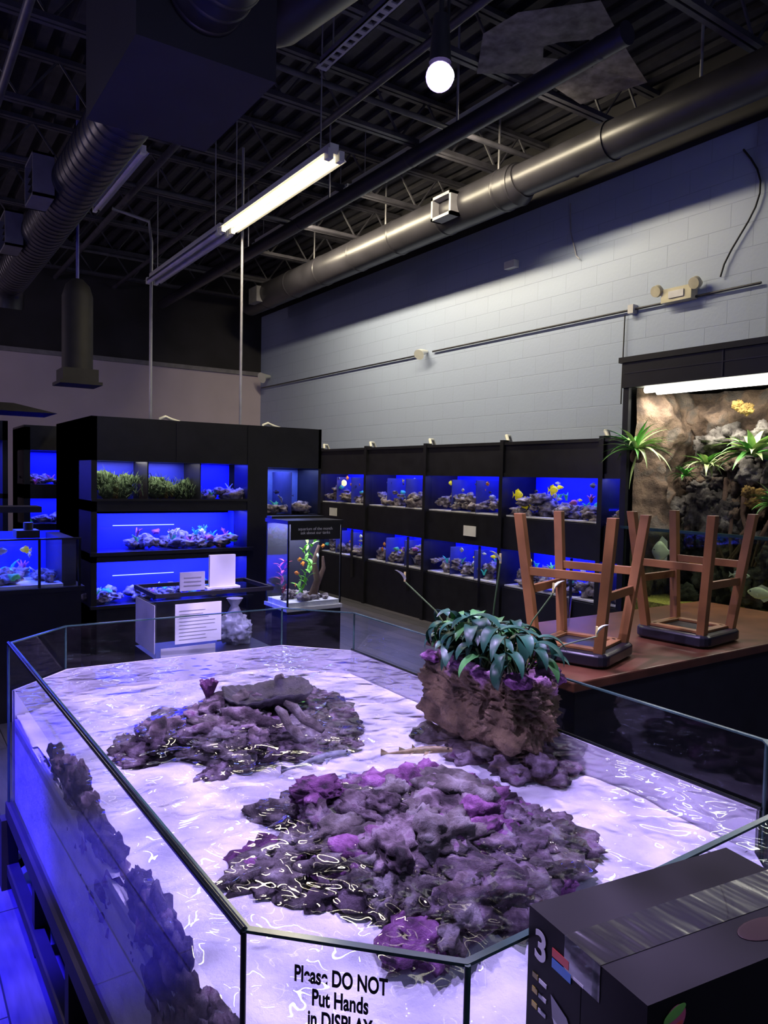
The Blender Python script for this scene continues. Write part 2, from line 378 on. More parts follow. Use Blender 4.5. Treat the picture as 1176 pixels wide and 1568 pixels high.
def ripple_light(l, scale):
    # caustic network painted into the lamp strength, imitating light through moving water
    l.use_nodes = True; nt = l.node_tree; nt.nodes.clear(); L = nt.links.new
    o = N(nt,'ShaderNodeOutputLight'); e = N(nt,'ShaderNodeEmission'); L(e.outputs[0], o.inputs[0])
    tc = N(nt,'ShaderNodeTexCoord'); nz = N(nt,'ShaderNodeTexNoise'); nz.inputs['Scale'].default_value = scale*.6
    mxv = N(nt,'ShaderNodeVectorMath',operation='MULTIPLY_ADD'); mxv.inputs[1].default_value = (1.2/scale,)*3
    L(tc.outputs['Normal'], nz.inputs['Vector']); L(nz.outputs['Color'], mxv.inputs[0]); L(tc.outputs['Normal'], mxv.inputs[2])
    vo = N(nt,'ShaderNodeTexVoronoi',feature='SMOOTH_F1'); vo.inputs['Scale'].default_value = scale; vo.inputs['Smoothness'].default_value = .25
    L(mxv.outputs[0], vo.inputs['Vector'])
    mr = N(nt,'ShaderNodeMapRange'); mr.inputs['From Min'].default_value = .25; mr.inputs['From Max'].default_value = .85
    mr.inputs['To Min'].default_value = .68; mr.inputs['To Max'].default_value = 2.4
    L(vo.outputs['Distance'], mr.inputs['Value']); L(mr.outputs[0], e.inputs['Strength'])
def spot(name, loc, tgt, power, col, ang, rad, parent=None, rip=0):
    l = bpy.data.lights.new(name, 'SPOT'); l.energy = power; l.color = col; l.spot_size = math.radians(ang); l.spot_blend = .6; l.shadow_soft_size = rad
    o = bpy.data.objects.new(name, l); o.location = loc; o.rotation_euler = (Vector(tgt)-Vector(loc)).to_track_quat('-Z','Y').to_euler()
    sc.collection.objects.link(o)
    if parent: o.parent = parent
    if rip: ripple_light(l, rip)
    return o
pe = empty('pendant_spotlight')
MB().tube([(2.05,2.65,3.66),(2.05,2.65,5.2)], .012, BLACKM, n=6).tube([(2.05,2.65,3.48),(2.05,2.65,3.68)], [.05,.035], BLACKM, n=16).tube([(2.09,2.65,3.68),(2.10,2.65,4.2)],.008,BLACKM,n=6).build('housing', pe)
mb = MB(); vs, fs = ico(3); mb.add([(2.05+q.x*.062,2.65+q.y*.062,3.42+q.z*.062) for q in vs], fs, emit('violet_bulb',(.48,.36,1),3.0), True)
mb.add([(2.05+q.x*.045,2.65-.03+q.y*.045,3.41+q.z*.045) for q in vs], fs, emit('violet_bulb_core',(.85,.85,1),8), True); mb.build('bulb', pe)
spot('lamp', (2.05,2.65,3.34), (1.3,2.0,.7), 205, VIO, 110, .02, pe, 24)
for lx, ly in ((1.62,1.5),(.3,1.95)):
    q = empty('pendant_spotlight')
    MB().tube([(lx,ly,3.45),(lx,ly,4.0)], .012, BLACKM, n=6).tube([(lx,ly,3.25),(lx,ly,3.45)], [.07,.04], BLACKM, n=16).build('housing', q)
    spot('lamp', (lx,ly,3.22), (1.1,2.0,.7), 170, VIO, 90, .02, q, 22)
hb = MB().tube([(1.56,7.6,2.62),(1.56,7.6,3.32),(1.56,7.6,3.42),(1.56,7.6,3.48)], [.14,.14,.11,.05], BLACKM, n=24)
hb.box((1.40,7.44,2.5),(1.72,7.76,2.62),BLACKM).box((1.37,7.41,2.47),(1.75,7.79,2.5),BLACKM).tube([(1.56,7.6,3.45),(1.56,7.6,5.2)], .015, mat('blue_pole',(.1,.1,.4),.4), n=6)
hb.build('hanging_duct_drop')

# ------------------------------------------------------------------ wall fittings
BEI = mat('beige_plastic',(.55,.5,.38),.5)
wc = MB()
wc.tube([(5.87,3.3,3.28),(5.87,7.6,3.28)], .011, DUCT, n=8).tube([(5.87,7.9,3.27),(5.87,12.8,3.27)], .011, DUCT, n=8)
wc.box((5.83,4.5,3.24),(5.895,4.56,3.32),GALV).build('wall_conduit')
eb = MB().box((5.80,3.88,3.26),(5.897,4.18,3.38),BEI).box((5.79,3.95,3.29),(5.80,4.1,3.35),GALV)
for yy in (3.84,4.22): eb.tube([(5.85,yy,3.38),(5.80,yy,3.38),(5.77,yy,3.37)], [.035,.055,.05], BEI, n=16)
eb.build('emergency_light')
MB().tube([(5.895,7.75,3.3),(5.8,7.75,3.28),(5.74,7.72,3.24)], [.02,.045,.07], WPLAST, n=14).build('wall_spotlight')
MB().tube([(5.895,12.5,3.45),(5.75,12.4,3.43),(5.68,12.38,3.4)], [.03,.05,.1], WPLAST, n=14).build('wall_spotlight')
MB().box((5.82,6.1,4.02),(5.898,6.26,4.1),WPLAST).build('wall_sensor')
wr = MB(); pts = [(5.87,3.5-.16*math.sin(i*.45),4.4-i*.1) for i in range(11)]
wr.tube(pts, .008, BLACKM, n=6); wr.tube([(5.87,4.62,3.24),(5.87,4.63,2.4)], .006, BLACKM, n=6)
wr.tube([(5.87,5.35,4.5),(5.87,5.33,4.2),(5.87,5.25,3.95),(5.87,5.2,3.9)], .006, GALV, n=6)
wr.build('wall_cables')

# ------------------------------------------------------------------ tank contents helpers
ALG = mat('green_algae', (.08,.13,.05), .9, var=.5, nscale=30, bump=1)
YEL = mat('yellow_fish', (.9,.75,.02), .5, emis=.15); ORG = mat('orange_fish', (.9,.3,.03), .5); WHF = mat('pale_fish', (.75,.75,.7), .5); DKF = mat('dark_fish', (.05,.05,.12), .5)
CORALS = [mat('coral_teal', (.05,.5,.45), .6, emis=.15, nscale=40, bump=.8), mat('coral_pink', (.5,.12,.4), .6, nscale=40, bump=.8),
          mat('coral_green', (.1,.5,.2), .6, emis=.1, nscale=40, bump=.8), mat('coral_white', (.6,.6,.65), .6, nscale=40, bump=.8)]
TROCK = mat('tank_rock', (.4,.38,.42), .9, nscale=20, bump=1, bscale=60, stops=[(.3,(.06,.05,.06)),(.5,(.28,.23,.25)),(.7,(.6,.55,.55))])
def pile(mb, lo, hi, hmax, n, rmat, corals=0, s0=.035, s1=.07):
    for i in range(n):
        x = R(lo[0],hi[0]); y = R(lo[1],hi[1]); s = R(s0,s1)
        env = .5+.5*noise.noise(Vector((x*3,y*3,lo[2]*5))); lift = R(0,1)*hmax*max(.1,env*1.4)
        mb.rock((x,y,lo[2]+lift*.8+s*.3),(s*R(.8,1.5),s*R(.8,1.5),s*R(.5,.9)),rmat,seed=R(0,90),sub=3,amp=.7,fine=.4)
    for i in range(corals):
        x = R(lo[0],hi[0]); y = R(lo[1],hi[1]); z = lo[2]+R(.2,1)*hmax; cm = random.choice(CORALS)
        if R(0,1) < .5:
            for k in range(6):
                g = R(0,6.28); q = R(.02,.06); mb.tube([(x,y,z-.02),(x+q*.5*math.cos(g),y+q*.5*math.sin(g),z+q*.6),(x+q*math.cos(g),y+q*math.sin(g),z+q)], [.009,.007,.004], cm, n=5)
        else: mb.rock((x,y,z),(.035,.035,.025),cm,seed=R(0,90),sub=2,amp=.6,fine=.4)
BL = (.045,.06,1.)
WL = (.75,.8,1.)

# ------------------------------------------------------------------ wall rack
rk = empty('wall_aquarium_rack')
F0 = 5.2; bays = [3.66,4.27,5.52,6.8,8.07,9.3,10.6,11.9]
fr = MB()
y0, y1 = bays[0], bays[-1]
fr.box((F0,y0,1.70),(F0+.03,y1,2.03),BLACK).box((F0-.02,y0,2.0),(5.88,y1,2.03),BLACK).box((F0-.015,y0,1.68),(F0+.02,y1,1.72),BLACK)
fr.box((F0,y0,.95),(F0+.03,y1,1.27),BLACK).box((F0,y0,0),(F0+.03,y1,.56),BLACK).box((F0+.03,y0,1.24),(5.7,y1,1.275),BLACK).box((F0+.03,y0,.53),(5.7,y1,.565),BLACK)
fr.box((F0+.03,y0,1.0),(5.7,y1,1.03),BLACK).box((5.7,y0,0),(5.88,y1,2.0),BLACK)
for b in bays: fr.box((F0-.03,b-.025,0),(F0+.04,b+.025,2.05),BLACK); fr.box((F0+.04,b-.012,.5),(5.7,b+.012,1.75),BLACK)
for b in bays[1:-1]: fr.box((F0-.035,b+.3,.3),(F0,b+.303,.95),DUCT)
fr.build('frame', rk)
bk = MB().box((5.66,y0,1.28),(5.69,y1,1.9),BLUEB).box((5.66,y0,.57),(5.69,y1,1.0),BLUEB); bk.build('blue_backs', rk)
gl = MB(); ct = MB()
for i in range(len(bays)-1):
    a0, a1 = bays[i]+.03, bays[i+1]-.03
    for z0, z1 in ((1.28,1.68),(.57,.93)):
        gl.quad((F0+.02,a0,z0),(F0+.02,a1,z0),(F0+.02,a1,z1),(F0+.02,a0,z1),GLASSW)
        nd = 3 if i != 1 else 1
        for k in range(1, nd): yy = a0+(a1-a0)*k/nd; gl.box((F0+.03,yy-.004,z0),(5.66,yy+.004,z1-.04),mat('blue_divider',(.05,.06,.25),.3))
        ct.box((F0+.03,a0,z0),(5.66,a1,z0+.015),SAND)
        if i < 6:
            pile(ct,(F0+.08,a0+.05,z0+.02),(5.5,a1-.05,z0+.02),.22,38,TROCK,10)
            for k in range(14):
                ct.fish((R(5.25,5.5),R(a0+.1,a1-.1),R(z0+.12,z1-.05)), random.choice((1.57,-1.57))+R(-.5,.5), R(.05,.10), R(.02,.05), random.choice((YEL,ORG,WHF,WHF,DKF)), eye=EYE)
        area('tank_lamp', (5.50,(a0+a1)/2,z1+.06), .2, (a1-a0)*.95, 9, BL, parent=rk)
        area('tank_strip_lamp', (5.30,(a0+a1)/2,z1+.0), .08, (a1-a0)*.9, 1.1, WL, parent=rk)
ct.fish((5.3,5.3,1.42),1.7,.13,.1,YEL,eye=EYE,T=.12); ct.fish((5.32,5.42,1.5),-1.2,.11,.09,YEL,eye=EYE,T=.12); ct.fish((5.32,4.95,1.56),-1.2,.1,.08,YEL,eye=EYE,T=.12)
ct.rock((5.27,8.75,1.56),(.03,.05,.045),mat('lit_tank_bulb',(1,.6,.3),.5,emis=2),seed=2,sub=2,amp=.1)
gl.build('glass', rk); ct.build('rocks_corals_fish', rk)
lb = MB()
for yy, zz in ((8.9,1.16),(6.0,1.10)): lb.box((F0-.012,yy-.1,zz-.06),(F0-.005,yy+.1,zz+.05),WHITE)
lb.build('labels', rk)
hk = MB()
for b in bays[1:]:
    hk.tube([(5.4,b+.1,2.03),(5.35,b+.08,2.10),(5.28,b+.05,2.10),(5.26,b,2.04)], .018, WPLAST, n=8)
hk.build('hose_fittings', rk)

# ------------------------------------------------------------------ big black rack (centre left)
br_ = empty('coral_aquarium_rack')
X0, X1, Y0, Y1, XS = 1.40, 3.53, 6.3, 7.76, 2.82
fr = MB()
fr.box((X0,Y0+.45,0),(X1,Y1,2.06),BLACK).box((X0,Y0,1.74),(XS,Y1,2.1),BLACK).box((XS+.004,Y0,1.72),(X1,Y1,2.1),BLACK)
fr.box((X0,Y0,0),(X0+.045,Y1,2.1),BLACK).box((XS-.06,Y0-.01,0),(XS+.14,Y0+.3,2.1),BLACK).box((X1-.03,Y0,0),(X1,Y1,2.1),BLACK)
fr.box((X0,Y0,1.32),(XS,Y0+.45,1.41),BLACK).box((X0,Y0,.9),(XS,Y0+.45,.975),BLACK).box((X0,Y0,0),(XS,Y0+.45,.53),BLACK)
fr.box((X0,Y0-.012,1.405),(XS,Y0,1.425),BLACK).box((X0-.01,Y0-.04,.955),(XS,Y0,.985),BLACK).box((X0-.01,Y0-.04,.52),(XS,Y0,.545),BLACK)
fr.box((XS,Y0,0),(X1,Y0+.45,1.28),BLACK)
for xx in (2.1, 2.78): fr.box((xx,Y0-.006,1.76),(xx+.004,Y0,2.08),DUCT)
fr.build('frame', br_)
bk = MB().box((X0+.045,Y0+.43,1.28),(XS-.06,Y0+.445,1.74),BLUEB).box((X0+.045,Y0+.43,.53),(XS-.06,Y0+.445,1.3),BLUEB)
bk.box((XS+.14,Y0+.43,1.28),(X1-.03,Y0+.445,1.72),mat('teal_tank_back',(.11,.17,.5),.6))
bk.box((X0+.045,Y0,.98),(X0+.05,Y0+.43,1.3),BLUEB).box((XS-.065,Y0+.3,.53),(XS-.06,Y0+.43,1.3),BLUEB); bk.build('blue_backs', br_)
ct = MB()
for k in range(2):
    xx = X0+.08+k*.46
    for j in range(12): ct.rock((xx+R(.03,.42),Y0+R(.2,.4),1.43+R(0,.18)*(1-k*.3)),(R(.05,.1),.06,R(.04,.08)),ALG,seed=R(0,99),sub=3,amp=.6,fine=.6)
    for j in range(420):
        u = R(.02,.44); ct.leaf((xx+u,Y0+R(.06,.35),1.43+R(0,.17)*(1-u*1.2*k)),R(0,6.28),R(.2,1.4),R(.05,.13),.0035,R(.2,1.4),ALG,'strap',n=3)
pile(ct,(2.35,Y0+.05,1.42),(2.74,Y0+.4,1.42),.1,14,TROCK,3)
pile(ct,(1.75,Y0+.05,1.0),(2.7,Y0+.4,1.0),.12,26,TROCK,26)
pile(ct,(1.45,Y0+.05,.56),(2.7,Y0+.4,.56),.08,26,TROCK,24)
pile(ct,(XS+.17,Y0+.05,1.29),(X1-.05,Y0+.4,1.29),.12,16,TROCK,3)
for k in range(3): ct.fish((3.0+k*.13,Y0+.15,1.5+R(-.05,.08)),R(0,3),.09,.03,DKF,eye=EYE)
ct.build('rocks_corals', br_)
gl = MB()
for z0, z1, a0, a1 in ((1.42,1.74,X0+.045,XS-.06),(.985,1.2,X0+.045,XS-.06),(.545,.77,X0+.045,XS-.06),(1.28,1.72,XS+.14,X1-.03)):
    gl.quad((a0,Y0+.012,z0),(a1,Y0+.012,z0),(a1,Y0+.012,z1),(a0,Y0+.012,z1),GLASSW)
for xx in (1.86,2.32): gl.box((xx-.005,Y0+.01,1.41),(xx+.005,Y0+.43,1.74),BLACK)
gl.box((3.22,Y0+.02,1.28),(3.226,Y0+.43,1.68),mat('blue_divider',(0,0,0)))
LED = emit('white_blue_led', (.35,.45,1), 2.5)
for z in (1.19,.76):
    gl.tube([(1.62,Y0+.2,z),(2.15,Y0+.2,z)], .003, LED, n=6)
gl.build('glass', br_)
area('tank_lamp',(1.86,Y0+.22,1.738),.8,.3,5,(.85,.8,.75),parent=br_)
area('tank_lamp',(2.55,Y0+.22,1.738),.38,.3,8,BL,parent=br_)
area('tank_lamp',(2.1,Y0+.22,1.315),1.2,.3,40,BL,parent=br_)
area('tank_lamp',(2.1,Y0+.22,.895),1.2,.3,40,BL,parent=br_)
area('tank_strip_lamp',(2.2,Y0+.15,1.31),1.1,.06,1.6,WL,parent=br_)
area('tank_strip_lamp',(2.2,Y0+.15,.89),1.1,.06,1.6,WL,parent=br_)
area('tank_lamp',(3.23,Y0+.22,1.71),.45,.3,4.5,(.3,.38,1),parent=br_)
tp = MB()
for xx in (2.05, 3.05):
    tp.tube([(xx,Y0+.3,2.1),(xx,Y0+.3,2.13),(xx+.05,Y0+.3,2.15),(xx+.1,Y0+.3,2.13),(xx+.18,Y0+.3,2.11)], .014, WPLAST, n=8)
tp.build('hose_fittings', br_)

# pedestal aquarium in front of it
pa = empty('tall_display_aquarium')
x0,x1,y0,y1 = 2.73,3.24,5.4,5.81
fr = MB().box((x0,y0,0),(x1,y1,.53),BLACK).box((x0-.01,y0-.01,.53),(x1+.01,y1+.01,.56),WPLAST).box((x0-.01,y0-.01,1.25),(x1+.01,y1+.01,1.28),BLACK)
fr.box((x0,y0,.57),(x0+.012,y0+.012,1.25),BLACK).box((x1-.012,y0,.57),(x1,y0+.012,1.25),BLACK)
fr.box((x0+.02,y0-.006,1.12),(x1-.02,y0-.002,1.25),BLACK).box((x0,y1-.02,.56),(x1,y1,1.25),mat('dark_tank_back',(.02,.02,.04),.5)).box((x0,y1-.1,1.28),(x1,y1,1.3),BLACK)
fr.box((x0+.01,y0+.01,.56),(x1-.01,y1-.02,.6),SAND); fr.build('case', pa)
textmesh('aquarium of the month\nask about our tanks', .035, Matrix.Translation((x0+.25,y0-.008,1.20)) @ Matrix.Rotation(math.pi/2,4,'X'), WHITE, 'header_text', pa)
gl = MB().quad((x0,y0,.57),(x1,y0,.57),(x1,y0,1.12),(x0,y0,1.12),GLASS).quad((x0,y0,.57),(x0,y1,.57),(x0,y1,1.25),(x0,y0,1.25),GLASS); gl.build('glass', pa)
pile_ = MB(); PLG = mat('aquarium_plant_green',(.2,.6,.06),.5); PLR = mat('aquarium_plant_red',(.5,.06,.12),.5)
pile(pile_,(x0+.05,y0+.05,.6),(x1-.05,y1-.05,.6),.04,22,TROCK,0,.02,.045)
for k in range(34):
    pile_.leaf((x0+.2+R(-.04,.06)+k*.002,y0+.14+R(-.03,.03),.62+k*.014),R(0,6.28),R(.5,1.4),.09,.015,.8,PLG,n=5)
for k in range(22): pile_.leaf((x0+.06+R(-.02,.02),y0+.2+R(-.03,.03),.65+k*.013),R(0,6.28),R(.5,1.3),.07,.012,.8,PLR,n=5)
DW = mat('driftwood',(.12,.07,.05),.9,bump=1,bscale=40)
pile_.tube([(x0+.34,y0+.2,.6),(x0+.38,y0+.18,.75),(x0+.35,y0+.2,.9),(x0+.4,y0+.2,1.05)], [.04,.03,.025,.012], DW).tube([(x0+.38,y0+.18,.72),(x0+.45,y0+.2,.85),(x0+.44,y0+.2,.95)], [.025,.02,.01], DW)
for k in range(8): pile_.fish((x0+R(.1,.42),y0+R(.08,.3),R(.7,1.05)),R(0,3.1),.06,.03,random.choice((ORG,WHF)),eye=EYE)
pile_.build('plants_fish', pa)
area('tank_lamp',(x0+.25,y0+.2,1.24),.45,.35,10,(.75,.75,1),parent=pa)

# left frag tank + stand
ft = empty('frag_aquarium')
fr = MB().box((-.6,5.28,0),(1.11,6.0,.84),BLACK).box((-.62,5.26,.84),(1.13,6.02,.87),BLACK).box((-.6,5.97,.87),(1.1,5.99,1.2),BLUEB)
for xx in (-.6,.1,.85,1.1): fr.box((xx-.008,5.28,.87),(xx+.008,5.296,1.2),BLACK)
fr.box((-.6,5.27,1.19),(1.11,5.3,1.2),BLACK).box((1.0,5.35,.87),(1.09,5.95,1.19),mat('dark_tank_back',(0,0,0)))
fr.build('stand', ft)
gl = MB().quad((-.6,5.28,.87),(1.11,5.28,.87),(1.11,5.28,1.2),(-.6,5.28,1.2),GLASS); gl.build('glass', ft)
ct = MB().box((-.59,5.3,.87),(1.0,5.95,.89),SAND); pile(ct,(-.4,5.35,.89),(.95,5.9,.89),.06,36,TROCK,30)
for k in range(4): ct.fish((R(.3,.95),R(5.4,5.7),R(.98,1.12)),R(0,6),.08,.04,random.choice((YEL,DKF,WHF)),eye=EYE)
ct.build('corals', ft)
MB().box((.0,5.5,1.36),(.9,5.72,1.40),BLACKM).tube([(.45,5.6,1.4),(.45,5.6,5.2)], .004, BLACKM, n=5).build('lamp_body', ft)
area('tank_lamp',(.3,5.6,1.355),1.3,.3,40,(.04,.07,1),parent=ft)
MB().box((.72,5.33,1.2),(.86,5.5,1.25),BLACKM).tube([(.8,5.4,1.25),(.8,5.4,1.3)], .03, BLACKM).build('pump', ft)

# rear left rack
rr = empty('rear_aquarium_rack')
fr = MB()
A0,A1,B0,B1 = 1.22,2.6,8.5,9.3
fr.box((A0,B0+.45,0),(A1,B1,2.1),BLACK).box((A0,B0,1.86),(A1,B1,2.12),BLACK).box((A0,B0,1.35),(A1,B0+.45,1.5),BLACK).box((A0,B0,0),(A1,B0+.45,1.08),BLACK).box((A0,B0,0),(A0+.06,B1,2.1),BLACK).box((A1-.05,B0,0),(A1,B1,2.1),BLACK)
fr.box((-1.6,B0,1.35),(A0-.15,B0+.04,1.4),BLACK).box((-1.6,B0,0),(A0-.15,B1,1.0),BLACK).box((-1.6,B0,1.95),(A0-.15,B1,2.15),BLACK).box((A0-.2,B0,0),(A0-.15,B1,2.15),BLACK)
fr.build('frame', rr)
MB().box((A0+.06,B0+.42,1.5),(A1-.05,B0+.44,1.86),BLUEB).box((A0+.06,B0+.42,1.08),(A1-.05,B0+.44,1.35),BLUEB).box((-1.6,B0+.7,1.0),(A0-.2,B0+.72,1.95),BLUEB).build('blue_backs', rr)
ct = MB(); pile(ct,(A0+.08,B0+.05,1.5),(A1-.1,B0+.4,1.5),.08,20,TROCK,8); pile(ct,(A0+.08,B0+.05,1.08),(A1-.1,B0+.4,1.08),.08,20,TROCK,8); ct.build('corals', rr)
area('tank_lamp',(1.85,B0+.2,1.85),1.1,.3,16,BL,parent=rr); area('tank_lamp',(1.85,B0+.2,1.345),1.1,.3,16,BL,parent=rr); area('tank_lamp',(0,B0+.4,1.94),1.5,.3,24,(.2,.22,1),parent=rr)

hs = MB().add([(.35,6.6,2.12),(1.2,6.6,2.12),(1.2,7.2,2.12),(.35,7.2,2.12),(.6,6.8,2.2),(.9,6.8,2.2),(.9,7.0,2.2),(.6,7.0,2.2)],[[0,1,5,4],[1,2,6,5],[2,3,7,6],[3,0,4,7],[4,5,6,7],[0,3,2,1]],BLACKM)
hs.tube([(.7,6.9,2.2),(.7,6.9,5.2)], .006, BLACKM, n=6); hs.build('hanging_lamp_shade')

# ------------------------------------------------------------------ touch tank
tt = empty('touch_tank')
ZR, ZW, ZS, ZB = .97, .785, .68, .34
P = [(.437,.99),(.668,.752),(1.69,.77),(1.94,1.02),(1.94,3.10),(1.68,3.38),(.655,3.42),(.40,3.18)]
def inset(pts, d):
    o = []; n = len(pts)
    for i in range(n):
        a_, b_, c_ = Vector(pts[i-1]), Vector(pts[i]), Vector(pts[(i+1) % n])
        e1 = (b_-a_).normalized(); e2 = (c_-b_).normalized(); n1 = Vector((-e1.y,e1.x)); n2 = Vector((-e2.y,e2.x))
        bis = (n1+n2).normalized(); o.append(tuple(b_+bis*(d/bis.dot(n1))))
    return o
Pi = inset(P, .012); P2 = inset(P, .02); Po = inset(P, -.012)
def prism(mb, pts, z0, z1, m, top=True, bottom=True):
    n = len(pts); V = [(q[0],q[1],z0) for q in pts]+[(q[0],q[1],z1) for q in pts]
    F = [[i,(i+1)%n,n+(i+1)%n,n+i] for i in range(n)]
    if top: F.append(list(range(n,2*n)))
    if bottom: F.append(list(range(n))[::-1])
    mb.add(V, F, m)
def ring(mb, A, B, z0, z1, m, idx=None):
    n = len(A)
    for i in (idx or range(n)):
        j = (i+1) % n
        V = [(A[i][0],A[i][1],z0),(A[j][0],A[j][1],z0),(B[j][0],B[j][1],z0),(B[i][0],B[i][1],z0),(A[i][0],A[i][1],z1),(A[j][0],A[j][1],z1),(B[j][0],B[j][1],z1),(B[i][0],B[i][1],z1)]
        mb.add(V, [[0,3,2,1],[4,5,6,7],[0,1,5,4],[2,3,7,6]], m)
mb = MB(); prism(mb, P, ZB, ZR, GLASS, False, False); mb.build('glass_walls', tt)
mb = MB(); ring(mb, P, Pi, ZR, ZR+.005, EDGE)
for i, q in enumerate(P):
    mb.tube([(q[0],q[1],ZB),(q[0],q[1],ZR+.004)], .005, EDGEL if i in (0,) else EDGE, n=6)
mb.tube([(P[7][0],P[7][1],ZR+.003),(P[0][0],P[0][1],ZR+.003)], .007, EDGEL, n=6)
mb.tube([(P[3][0]-.012,P[3][1],ZW+.003),(P[4][0]-.012,P[4][1],ZW+.003)], .006, EDGEL, n=6)
mb.build('glass_edges', tt)
mb = MB(); ring(mb, Pi, P2, ZB, ZW, mat('white_reflection_panel',(.7,.68,.75),.5,var=.05), idx=[3,4,5,6]); mb.build('white_reflection_panel', tt)  # added white panels imitating the sand's reflection in the inner glass
mb = MB(); prism(mb, P2, ZB, ZS-.03, SAND, True)
g = 90; V = []; F = []
def inside(x, y, pts=P2):
    n = len(pts)
    for i in range(n):
        a_, b_ = pts[i], pts[(i+1) % n]
        if (b_[0]-a_[0])*(y-a_[1])-(b_[1]-a_[1])*(x-a_[0]) < 0: return False
    return True
for i in range(g+1):
    for j in range(g+1):
        x = .41+(1.93-.41)*i/g; y = .78+(3.41-.78)*j/g
        V.append((x,y,ZS+.022*noise.noise(Vector((x*2.5,y*2.5,1)))+.007*noise.noise(Vector((x*12,y*12,4)))))
for i in range(g):
    for j in range(g):
        k = i*(g+1)+j
        if all(inside(V[q][0],V[q][1]) for q in (k,k+1,k+g+1,k+g+2)): F.append([k,k+g+1,k+g+2,k+1])
mb.add(V, F, SAND, True); prism(mb, P2, ZS-.06, ZS-.012, SAND, True); mb.build('sand_bed', tt)
WATER = glassmat('rippled_water', (.95,.95,1), f0=.035, amp=.95, power=4.0, rough=.01,
   waves=[('noise',4.0,.038,None),('noise',14,.014,None),('ring',7,.034,(1.50,1.38,.55)),('ring',7,.02,(.90,1.12,.4))])
mb = MB(); mb.add([(q[0],q[1],ZW) for q in P2], [list(range(8))], WATER); mb.build('water', tt)
sd = MB(); ring(sd, Po, P2, ZB-.06, ZB, BLACKM); prism(sd, P2, ZB-.03, ZB, BLACKM)
for q in P: sd.box((q[0]-.03,q[1]-.03,0),(q[0]+.03,q[1]+.03,ZB-.06),BLACKM)
for yy in (1.6,2.1,2.65): sd.box((.41,yy,0),(.46,yy+.05,ZB-.06),BLACKM); sd.box((1.88,yy,0),(1.92,yy+.05,ZB-.06),BLACKM)
ring(sd, Po, inset(P,.03), .06, .1, BLACKM); sd.box((.55,1.0,.1),(1.8,3.2,.13),BLACKM); sd.build('stand_frame', tt)

def island(c, rx, ry, zt, n, seed, yaw=0, mats=(ROCKM,)):
    random.seed(seed); mb = MB(); cs, sn = math.cos(yaw), math.sin(yaw)
    for k in range(n):
        g_ = R(0,6.283); q = math.sqrt(R(0,1)); e_ = 1+.28*noise.noise(Vector((math.cos(g_)*1.4,math.sin(g_)*1.4,seed)))*2
        x = q*rx*math.cos(g_)*e_; y = q*ry*math.sin(g_)*e_
        hgt = (zt-ZS)*(1-q**2*.8)*R(.5,1.08); s = R(.04,.095)
        mb.rock((c[0]+x*cs-y*sn,c[1]+x*sn+y*cs,ZS+hgt-s*.3),(s*R(1.0,1.6),s*R(.6,.95),s*R(.38,.65)),random.choice(mats),seed=R(0,99),sub=4,amp=.65,fine=.28,yaw=R(0,3.14))
        if q < .7: mb.rock((c[0]+x*cs-y*sn,c[1]+x*sn+y*cs,ZS+hgt*.3),(s*1.0,s*.9,hgt*.45+.01),ROCKM,seed=R(0,99),sub=3,amp=.5,fine=.35)
    return mb
i1 = island((1.12,2.49), .40, .34, .825, 70, 11, .3, (ROCKM,ROCKM,ROCKG))
for (x,y,dx,dy) in ((1.10,2.24,.03,-.13),(1.15,2.28,.08,-.13),(1.30,2.60,-.05,.05)):
    i1.tube([(x+dx*t,y+dy*t,.86-.08*t+.01*math.sin(t*9)) for t in (0,.25,.5,.75,1)], [.010,.017,.014,.017,.010], ROCKG, n=10)
for k in range(16):
    g_ = R(0,6.28); q = R(.015,.04); i1.tube([(1.02,2.66,.80),(1.02+q*.6*math.cos(g_),2.66+q*.6*math.sin(g_),.84),(1.02+q*math.cos(g_),2.66+q*math.sin(g_),.85+R(0,.02))], [.012,.01,.007], ROCKP, n=6)
# dark ridged shell-like dish sunk into the back island
DISH = mat('dark_shell',(.035,.03,.045),.35,var=.6,nscale=20,bump=1,bscale=30)
ang_n = 48; V = []; F = []
prof_ = [(.01,.800),(.07,.803),(.11,.822),(.135,.842),(.142,.842),(.12,.812),(.05,.785)]
for i, (r_, z_) in enumerate(prof_):
    for k in range(ang_n):
        g_ = 6.28318*k/ang_n; rd = r_*(1+.06*noise.noise(Vector((math.cos(g_)*2,math.sin(g_)*2,3)))*2)
        V.append((1.19+rd*math.cos(g_)*1.25, 2.50+rd*math.sin(g_)*.95, z_+(.005*(k % 2) if i > 0 else 0)+.012*math.sin(g_*3)*(r_/.14)))
for i in range(len(prof_)-1):
    for k in range(ang_n): F.append([i*ang_n+k,i*ang_n+(k+1)%ang_n,(i+1)*ang_n+(k+1)%ang_n,(i+1)*ang_n+k])
F.append(list(range(ang_n))); i1.add(V, F, DISH, True)
i1.build('rock_island_back', tt)
i2 = island((1.11,1.49), .40, .32, .825, 84, 23, -.6, (ROCKM,ROCKM,ROCKG,ROCKG,ROCKP))
i2.rock((.98,1.74,.785),(.07,.06,.03),ROCKP,seed=4,sub=4,amp=.5,fine=.4)
for (x,y) in ((.90,1.36),(.97,1.25),(1.06,1.18),(.92,1.30)): i2.rock((x,y,.72),(.05,.045,.05),ROCKG,seed=x*50,sub=4,amp=.45,fine=.3)
i2.build('rock_island_front', tt)
random.seed(5)
i3 = MB()
for k in range(30): i3.rock((R(1.66,1.88),R(1.62,2.15),R(.68,.73)),(R(.04,.08),R(.04,.07),R(.02,.04)),random.choice((ROCKM,ROCKG,ROCKM)),seed=R(0,99),sub=3,amp=.5,fine=.3)
i3.build('rock_ledge', tt)
i4 = MB()  # added rocks along the glass, imitating the refracted view of the islands
